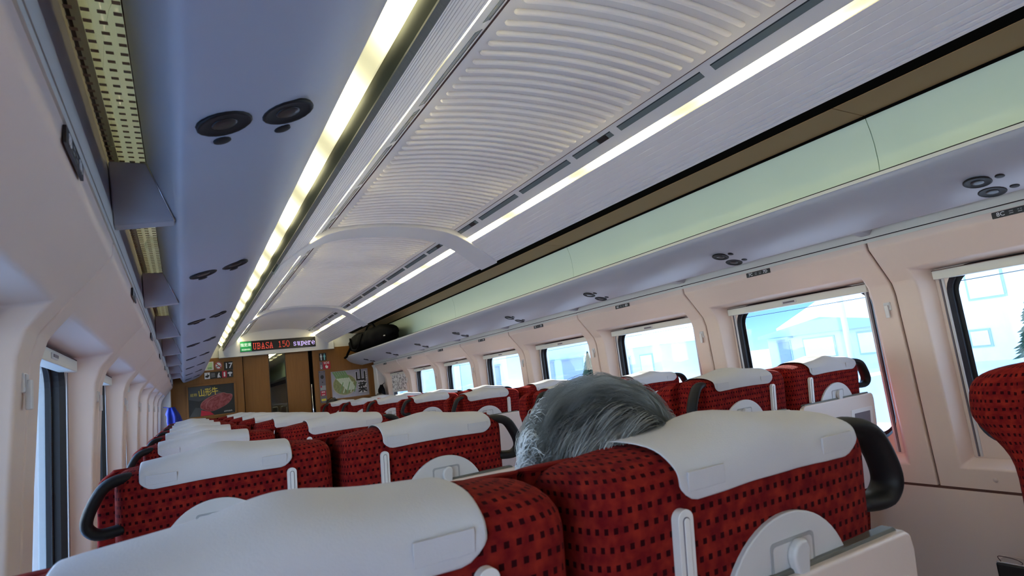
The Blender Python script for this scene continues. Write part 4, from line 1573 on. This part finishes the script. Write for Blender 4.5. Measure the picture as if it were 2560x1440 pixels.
    mesh('jacket', V, F, 'shirt', T, smooth=True)
    for sx, a, b, c in ((-1, 'shl', 'ell', 'wrl'), (1, 'shr', 'elr', 'wrr')):
        tube('sleeve', [J[a][0], J[b][0], J[c][0]], [0.068, 0.056, 0.042], 'shirt', T, 12)
    for a, b, c in (('hipl', 'kneel', 'ankl'), ('hipr', 'kneer', 'ankr')):
        tube('trouser_leg', [J[a][0], J[b][0], J[c][0]], [0.095, 0.075, 0.058], 'trouser', T, 12)
    # hair: cap plus strands that sweep away from a whorl at the back of the crown
    hr = 1.075

    def surf(d, k=1.0):
        return cen + Vector((d.x * rx * k, d.y * ry * k, d.z * rz * k))
    V, F = [], []
    nu, nv = 28, 16
    for j in range(nv + 1):
        for i in range(nu):
            a = 2 * pi * i / nu
            front = max(0, sin(a))
            lo = -0.75 + 1.15 * front ** 1.5
            t = j / nv
            z_ = 1 - t * (1 - lo)
            q = sqrt(max(0, 1 - z_ * z_))
            d = Vector((cos(a) * q, sin(a) * q, z_))
            k = hr + 0.05 * noise.noise(d * 3 + Vector((seed, 0, 0)))
            V.append(surf(d, k))
    for j in range(nv):
        for i in range(nu):
            F.append((j * nu + i, j * nu + (i + 1) % nu, (j + 1) * nu + (i + 1) % nu, (j + 1) * nu + i))
    capm = hair_mat('hair_base_%d' % seed, hair, 0.75)
    hc = mesh('hair', V, F, None, T, smooth=True)
    hc.data.materials.append(capm)
    whorl = Vector((0.45, -0.72, 0.52)).normalized()
    V, F, C = [], [], []
    per = 30
    for cl_ in range(n_str // per):
        for _ in range(40):
            z_ = rnd.uniform(-0.55, 1.0)
            a = rnd.uniform(0, 2 * pi)
            q = sqrt(max(0, 1 - z_ * z_))
            d0 = Vector((cos(a) * q, sin(a) * q, z_))
            if not (d0.y > 0.35 and z_ < 0.55):
                break
        away = (d0 - whorl * d0.dot(whorl))
        if away.length < 1e-3:
            continue
        away.normalize()
        swirl = d0.cross(away)
        nz = noise.noise(d0 * 2.6 + Vector((seed * 3.1, 0, 0)))
        dr0 = (away + swirl * (0.30 + 0.9 * nz + rnd.uniform(-0.45, 0.45)) + Vector((0, 0, -0.25))).normalized()
        ln0 = rnd.uniform(0.40, 0.80)
        lift0 = rnd.uniform(0.05, 0.17)
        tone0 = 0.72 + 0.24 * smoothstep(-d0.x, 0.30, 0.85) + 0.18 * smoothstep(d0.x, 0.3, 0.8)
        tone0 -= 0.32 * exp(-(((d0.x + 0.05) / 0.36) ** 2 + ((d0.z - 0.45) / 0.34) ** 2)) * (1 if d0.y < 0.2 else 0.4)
        tone0 += rnd.uniform(-0.16, 0.16)
        for st_ in range(per):
            d = (d0 + Vector((rnd.gauss(0, 0.05), rnd.gauss(0, 0.05), rnd.gauss(0, 0.05)))).normalized()
            p_ = d.copy()
            dirv = (dr0 + Vector((rnd.gauss(0, 0.06), rnd.gauss(0, 0.06), rnd.gauss(0, 0.06)))).normalized()
            ln = ln0 * rnd.uniform(0.8, 1.15)
            lift = lift0 * rnd.uniform(0.6, 1.2)
            wdt = rnd.uniform(0.00030, 0.00060)
            tone = max(0.02, min(1.0, tone0 + rnd.uniform(-0.09, 0.09)))
            b = len(V)
            tip = (d0 + dr0 * ln0).normalized()
            for k in range(9):
                f = k / 8
                rad = hr + 0.012 + lift * sin(pi * min(1, f * 0.8 + 0.06))
                pc = (p_ * (1 - 0.55 * f) + ((d0 * (1 - f) + tip * f).normalized()) * 0.55 * f).normalized()
                pos = surf(pc, rad)
                side = pc.cross(dirv).normalized()
                w_ = wdt * (1 - 0.7 * f)
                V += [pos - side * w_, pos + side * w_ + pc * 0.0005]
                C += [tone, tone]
                p_ = (p_ + dirv * ln / 8).normalized()
                dirv = (dirv + Vector((0, 0, -0.04)) - p_ * dirv.dot(p_)).normalized()
            for k in range(8):
                F.append((b + 2 * k, b + 2 * k + 1, b + 2 * k + 3, b + 2 * k + 2))
    me = bpy.data.meshes.new('hair_strands')
    me.from_pydata([tuple(v) for v in V], [], F)
    at = me.attributes.new('tone', 'FLOAT', 'POINT')
    at.data.foreach_set('value', C)
    for p2 in me.polygons:
        p2.use_smooth = True
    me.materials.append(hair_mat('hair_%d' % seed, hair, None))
    st = link('hair_strands', me, None, hc)
    st['kind'] = 'stuff'
    tag(T, label, 'person')
    return T


def ball(c, rx, ry, rz, nu=12, nv=8):
    V, F = [], []
    for j in range(1, nv):
        ph = pi * j / nv
        for i in range(nu):
            a = 2 * pi * i / nu
            V.append((c[0] + rx * sin(ph) * cos(a), c[1] + ry * sin(ph) * sin(a), c[2] + rz * cos(ph)))
    t_ = len(V)
    V += [(c[0], c[1], c[2] + rz), (c[0], c[1], c[2] - rz)]
    for j in range(nv - 2):
        for i in range(nu):
            F.append((j * nu + i, j * nu + (i + 1) % nu, (j + 1) * nu + (i + 1) % nu, (j + 1) * nu + i))
    for i in range(nu):
        F.append((t_, i, (i + 1) % nu))
        F.append((t_ + 1, (nv - 2) * nu + i, (nv - 2) * nu + (i + 1) % nu))
    return V, F


def loft(rings, n=18):
    V, F = [], []
    for c, a, b in rings:
        for k in range(n):
            t_ = 2 * pi * k / n
            V.append((c.x + a * cos(t_), c.y + b * sin(t_), c.z))
    for i in range(len(rings) - 1):
        for k in range(n):
            F.append((i * n + k, i * n + (k + 1) % n, (i + 1) * n + (k + 1) % n, (i + 1) * n + k))
    F.append(tuple(range(n)))
    F.append(tuple((len(rings) - 1) * n + k for k in range(n)))
    return V, F


def hair_mat(name, pal, const):
    m = bpy.data.materials.new(name)
    m.use_nodes = True
    nt = m.node_tree
    b = nt.nodes['Principled BSDF']
    b.inputs['Roughness'].default_value = 0.45
    b.inputs['Specular IOR Level'].default_value = 0.4
    r = nt.nodes.new('ShaderNodeValToRGB')
    r.color_ramp.elements[0].color = (*pal[0], 1)
    r.color_ramp.elements[1].color = (*pal[1], 1)
    if const is None:
        a = nt.nodes.new('ShaderNodeAttribute')
        a.attribute_name = 'tone'
        nt.links.new(a.outputs['Fac'], r.inputs[0])
    else:
        n = nt.nodes.new('ShaderNodeTexNoise')
        n.inputs['Scale'].default_value = 25
        mm = nt.nodes.new('ShaderNodeMath')
        mm.operation = 'MULTIPLY'
        mm.inputs[1].default_value = const
        nt.links.new(n.outputs['Fac'], mm.inputs[0])
        nt.links.new(mm.outputs[0], r.inputs[0])
    nt.links.new(r.outputs[0], b.inputs['Base Color'])
    return m


person('grey-haired passenger in the nearest occupied aisle seat, seen from behind', -0.640, 0.645, 1.262, ((0.02, 0.02, 0.022), (0.60, 0.62, 0.60)), 36000, 3, 1.20)
person('black-haired passenger at the front by the vegetable poster', 0.50, 7.62, 1.258, ((0.003, 0.003, 0.004), (0.02, 0.018, 0.016)), 900, 5)
person('brown-haired passenger in the window seat below the lowered blind', 1.075, 7.60, 1.235, ((0.02, 0.014, 0.010), (0.16, 0.13, 0.10)), 900, 8)

# ------------------------------------------------------------------ bag on the rack
BG = empty('travel_bag', (1.0, 7.35, 1.792))
tag(BG, 'bulging black travel bag lying on the luggage rack by the end wall', 'bag')
V, F = [], []
nl, nr_ = 26, 20
for i in range(nl + 1):
    t_ = i / nl
    y = -0.95 + 1.9 * t_
    env = (sin(pi * min(1, max(0.0, t_ * 0.985 + 0.0075)))) ** 0.38
    for k in range(nr_):
        a = 2 * pi * k / nr_
        ca, sa = cos(a), sin(a)
        sq = lambda v, e: (abs(v) ** e) * (1 if v > 0 else -1)
        hx = 0.150 * env * sq(ca, 0.7)
        hh = 0.125 * env * (1 + 0.12 * sin(t_ * 9)) * sq(sa, 0.75)
        d_ = 1 + 0.16 * noise.noise(Vector((ca * 2, y * 5, sa * 2))) + 0.10 * noise.noise(Vector((ca * 4, y * 11, sa * 4)))
        V.append((hx * d_ - 0.03, y, 0.128 + max(hh * d_, -0.126)))
for i in range(nl):
    for k in range(nr_):
        F.append((i * nr_ + k, i * nr_ + (k + 1) % nr_, (i + 1) * nr_ + (k + 1) % nr_, (i + 1) * nr_ + k))
F.append(tuple(range(nr_)))
F.append(tuple(nl * nr_ + k for k in range(nr_)))
mesh('bag_body', V, F, 'bag_black', BG, smooth=True)
tube('bag_strap', [q for q in smooth_path([(-0.16, 0.55, 0.20), (-0.185, 0.40, 0.06), (-0.19, 0.2, 0.02), (-0.185, 0.05, 0.05), (-0.165, -0.1, 0.19)], 5)], 0.012, 'bag_black', BG, 8)
tube('bag_handle', [q for q in smooth_path([(-0.05, -0.25, 0.25), (-0.05, -0.15, 0.30), (-0.05, 0.05, 0.30), (-0.05, 0.15, 0.25)], 5)], 0.012, 'bag_black', BG, 8)
tube('dangling_strap', [q for q in smooth_path([(-0.12, 0.70, 0.10), (-0.150, 0.76, 0.03), (-0.158, 0.82, -0.012), (-0.162, 0.90, -0.022)], 5)], 0.016, 'bag_black', BG, 8)
box('zip_pull', -0.155, -0.140, -0.94, -0.915, 0.075, 0.085, 'plastic_light', BG, 0.002)


# ------------------------------------------------------------------ hanging clothes
def drape(name, label, cat, x, y, ztop, w, dpt, h, m, seed, hook, sway=0.0):
    T = empty(name, (x, y, ztop))
    V, F = [], []
    nh, nr2 = 18, 36
    for i in range(nh + 1):
        t_ = i / nh
        spread = 0.40 + 0.45 * smoothstep(t_, 0.0, 0.14) + 0.45 * t_ + 0.06 * sin(9 * t_ + seed)
        for k in range(nr2):
            a = 2 * pi * k / nr2
            fold = 1 + (0.20 * sin(5 * a + seed + 2.0 * t_) + 0.13 * sin(9 * a + 2.1 * seed - 3.0 * t_)) * (0.45 + 0.55 * t_) + 0.30 * noise.noise(Vector((cos(a) * 2, sin(a) * 2, t_ * 3 + seed)))
            V.append((w * spread * fold * cos(a) + sway * t_, dpt * spread * fold * sin(a), -h * t_ + 0.02 * noise.noise(Vector((cos(a), sin(a), seed))) * t_))
    for i in range(nh):
        for k in range(nr2):
            F.append((i * nr2 + k, i * nr2 + (k + 1) % nr2, (i + 1) * nr2 + (k + 1) % nr2, (i + 1) * nr2 + k))
    F.append(tuple(range(nr2)))
    F.append(tuple(nh * nr2 + k for k in range(nr2)))
    V = [Vector(v) + noise.noise_vector(Vector(v) * 9 + Vector((seed, 0, 0))) * 0.022 * (0.2 + min(1.0, -v[2] / 0.1) * 0.8) for v in V]
    mesh('garment', V, F, m, T, smooth=True)
    tube('hanging_loop', [(0, 0, -0.01), hook], 0.004, m, T, 6)
    V, F = loft([(Vector((w * 0.9, -dpt * 0.2, -0.14)), 0.035, 0.03), (Vector((w * 1.15, -dpt * 0.25, -0.30)), 0.045, 0.04), (Vector((w * 1.1, -dpt * 0.3, -0.5)), 0.04, 0.035)], 12)
    mesh('sleeve', V, F, m, T, smooth=True)
    tag(T, label, cat)
    return T


drape('jacket', 'bright blue jacket hanging on the wall hook beside the beef poster', 'jacket', -1.225, 7.72, 1.372, 0.072, 0.11, 0.62, 'jacket_blue', 1.3, (-0.085, 0.25, 0.015), 0.06)
drape('coat', 'black coat hanging on the wall hook beside the vegetable poster', 'coat', 1.262, 8.09, 1.352, 0.055, 0.06, 0.55, 'cloth_black', 4.2, (0.06, 0.06, 0.02))

# ------------------------------------------------------------------ outside
struct(box('ground', -150, 150, -80, 260, -1.60, -1.35, 'snow'))
rb = struct(box('track_bed', -2.2, 5.5, -80, 260, -1.35, -1.30, 'asphalt'))


def hmat(name, c):
    return mat(name, c, 0.8, 0.15, var=0.05, nscale=0.3)


hmat('wall_ice', (0.74, 0.73, 0.70))
hmat('wall_blue', (0.52, 0.57, 0.60))
hmat('wall_pale', (0.68, 0.70, 0.70))
hmat('wall_green', (0.56, 0.62, 0.57))
hmat('wall_warm', (0.66, 0.52, 0.42))
hmat('roof_teal', (0.34, 0.44, 0.42))
hmat('roof_grey', (0.36, 0.42, 0.48))
hmat('roof_snow', (0.80, 0.84, 0.90))


def house(label, x0, x1, y0, y1, h, rf, wall, roof, wins, overhang=0.5, base=-1.35):
    """wins: (side y-centre offset from y0, z-centre, half width, half height, material)"""
    T = empty('house', ((x0 + x1) / 2, (y0 + y1) / 2, base))
    o = T.location

    def bx(name, a, b, c, d, e, f, m, par=T):
        return box(name, a - o.x, b - o.x, c - o.y, d - o.y, e - o.z, f - o.z, m, par)
    bx('walls', x0, x1, y0, y1, base, h, wall)
    if rf > 0:
        ym = (y0 + y1) / 2
        ov = overhang
        V = []
        for x in (x0 - ov, x1 + ov):
            V += [(x - o.x, y0 - ov - o.y, h - o.z), (x - o.x, ym - o.y, h + rf - o.z), (x - o.x, y1 + ov - o.y, h - o.z),
                  (x - o.x, y0 - ov - o.y, h - 0.25 - o.z), (x - o.x, y1 + ov - o.y, h - 0.25 - o.z)]
        mesh('roof', V, [(0, 1, 2, 4, 3), (5, 6, 7, 9, 8), (0, 1, 6, 5), (1, 2, 7, 6), (3, 4, 9, 8), (0, 3, 8, 5), (2, 4, 9, 7)], roof, T)
    else:
        bx('roof', x0 - 0.2, x1 + 0.2, y0 - 0.2, y1 + 0.2, h, h + 0.3, roof)
    xs = x0 if x0 > 0 else x1
    sg = -1 if x0 > 0 else 1
    for dy, z, a, b, m in wins:
        f = bx('window', min(xs, xs + sg * 0.06), max(xs, xs + sg * 0.06), y0 + dy - a - 0.12, y0 + dy + a + 0.12, z - b - 0.12, z + b + 0.12, 'roof_grey')
        bx('pane', min(xs + sg * 0.04, xs + sg * 0.09), max(xs + sg * 0.04, xs + sg * 0.09), y0 + dy - a, y0 + dy + a, z - b, z + b, m, f)
        if m == 'win_dark':
            bx('awning', min(xs, xs + sg * 0.7), max(xs, xs + sg * 0.7), y0 + dy - a - 0.4, y0 + dy + a + 0.4, z + b + 0.25, z + b + 0.38, roof, T)
    tag(T, label, 'house')
    return T


house('pale ice-blue block with a small yellow window beyond the nearest window', 40, 50, 9.0, 20.5, 6.5, 0, 'wall_ice', 'roof_grey',
      [(7.8, 3.1, 0.85, 0.75, 'wall_pale'), (8.6, 0.0, 0.45, 0.42, 'win_yellow'), (3.0, 1.0, 0.8, 0.7, 'win_dark'), (3.0, 4.0, 0.8, 0.7, 'win_dark')])
house('low building with a teal eaves band and blue walls', 41, 50, 22.5, 33.0, 1.75, 0.9, 'wall_blue', 'roof_teal',
      [(2.0, 0.4, 0.9, 0.7, 'wall_pale'), (6.0, 0.4, 1.2, 0.7, 'wall_ice'), (9.0, 0.2, 0.5, 0.9, 'win_dark')])
house('rounded pale hall behind the teal eaves building', 58, 70, 30.0, 44.0, 2.6, 3.2, 'wall_pale', 'roof_snow', [(5, 1.5, 1, .7, 'wall_ice')])
house('small house with snow-white gable roof', 38, 47, 42.5, 50.5, 2.5, 2.0, 'wall_green', 'roof_snow',
      [(2.0, 0.4, 0.8, 1.0, 'wall_pale'), (5.2, 0.4, 0.8, 1.0, 'win_dark')])
house('tall blue building with a dark shop awning', 40, 50, 57.0, 70.0, 9.0, 0, 'wall_blue', 'roof_grey',
      [(3.0, 0.8, 2.2, 1.1, 'win_dark'), (9.0, 0.8, 1.8, 1.1, 'win_dark'), (6.0, 5.0, 1.0, 0.9, 'wall_ice')])
house('pale blue house with a tall dark window', 38, 48, 73.0, 83.0, 8.5, 0, 'wall_ice', 'roof_grey', [(4.5, 0.8, 2.2, 1.5, 'win_dark')])
house('sea-green hall with two bright tall windows', 40, 50, 88.0, 112.0, 9.0, 0, 'wall_green', 'roof_teal',
      [(7.0, 1.4, 1.4, 2.2, 'label_white'), (15.0, 1.4, 1.4, 2.2, 'label_white')])
house('long blue factory far along the line', 40, 50, 118.0, 150.0, 11.0, 0, 'wall_blue', 'roof_grey', [(10.0, 2.0, 2.5, 2.0, 'win_dark'), (22.0, 2.0, 2.5, 2.0, 'win_dark')])
house('pale warehouse farthest along the line', 40, 60, 156.0, 210.0, 12.0, 0, 'wall_ice', 'roof_snow', [(20.0, 3.0, 4.0, 2.0, 'win_dark')])
house('warm sunlit row of houses along the beef poster side', -30, -20, 26.0, 60.0, 4.2, 0, 'wall_warm', 'roof_snow', [(9, 2.0, 1.5, 1.0, 'win_dark'), (22, 2.0, 1.5, 1.0, 'win_dark')])
house('unseen pale sunlit house added beside the track to bounce light, beef poster side', -28, -18, 4.0, 23.0, 2.6, 0, 'wall_pale', 'roof_snow', [(6, 0.6, 1.5, 0.8, 'win_dark'), (14, 0.6, 1.5, 0.8, 'win_dark')])  # added to bounce sunlight through the windows onto the right wall
house('unseen pale warehouse added behind the camera to bounce light, beef poster side', -28, -18, -22.0, 1.0, 2.6, 0, 'wall_pale', 'roof_snow', [(9, 2.0, 1.5, 1.0, 'win_dark')])  # out of view, added as a sunlit reflector for the right wall


def conifer(x, y, h, label):
    T = empty('conifer', (x, y, -1.35))
    tube('trunk', [(0, 0, 0), (0, 0, h * 0.9)], [0.14, 0.04], 'wire_brown', T, 8)
    rnd = random.Random(int(x * 10))
    V, F = [], []
    for i in range(520):
        t_ = (i + 0.5) / 520
        z = h * (0.12 + 0.86 * t_)
        R0 = h * 0.26 * (1 - t_) + 0.08
        a = i * 2.399
        rr = R0 * (0.75 + 0.5 * rnd.random())
        d = Vector((cos(a), sin(a), 0))
        s_ = Vector((-sin(a), cos(a), 0))
        b = len(V)
        c0 = Vector((0, 0, z))
        V += [c0, c0 + d * rr * 0.6 + s_ * rr * 0.13 + Vector((0, 0, 0.06)), c0 + d * rr + Vector((0, 0, -0.16 * rr - 0.06)), c0 + d * rr * 0.6 - s_ * rr * 0.13 + Vector((0, 0, 0.06)), c0 + d * rr * 0.6 + Vector((0, 0, -0.2))]
        F += [(b, b + 1, b + 2), (b, b + 2, b + 3), (b, b + 1, b + 4), (b, b + 4, b + 3), (b + 1, b + 2, b + 4), (b + 3, b + 4, b + 2)]
    mesh('needles', V, F, 'tree_dark', T)
    tag(T, label, 'tree')


conifer(36.0, 13.3, 4.1, 'dark conifer in front of the ice-blue block')
conifer(37.0, 52.6, 4.0, 'dark conifer beside the snow-roofed gable house')


def pole(x, y, h, label):
    T = empty('utility_pole', (x, y, -1.35))
    tube('shaft', [(0, 0, 0), (0, 0, h)], [0.17, 0.12], 'pole_conc', T, 12)
    box('cross_arm', -0.7, 0.7, -0.05, 0.05, h - 0.6, h - 0.5, 'pole_conc', T)
    tag(T, label, 'pole')


pole(31, 20.0, 9, 'concrete utility pole in front of the teal eaves building')
pole(31, 55.0, 9, 'concrete utility pole in front of the tall blue building')
for i, z in enumerate((3.35, 3.05)):
    V = [(31, -30 + 6 * k, z - 0.10 * sin(pi * ((k * 6) % 35) / 35)) for k in range(24)]
    w = tube('power_line', [(x_ - 0.9, y_, z_) for x_, y_, z_ in V], 0.018, 'black_plastic', None, 5)
    tag(w, ('upper' if i == 0 else 'lower') + ' power line running along the track past the houses', 'cable')
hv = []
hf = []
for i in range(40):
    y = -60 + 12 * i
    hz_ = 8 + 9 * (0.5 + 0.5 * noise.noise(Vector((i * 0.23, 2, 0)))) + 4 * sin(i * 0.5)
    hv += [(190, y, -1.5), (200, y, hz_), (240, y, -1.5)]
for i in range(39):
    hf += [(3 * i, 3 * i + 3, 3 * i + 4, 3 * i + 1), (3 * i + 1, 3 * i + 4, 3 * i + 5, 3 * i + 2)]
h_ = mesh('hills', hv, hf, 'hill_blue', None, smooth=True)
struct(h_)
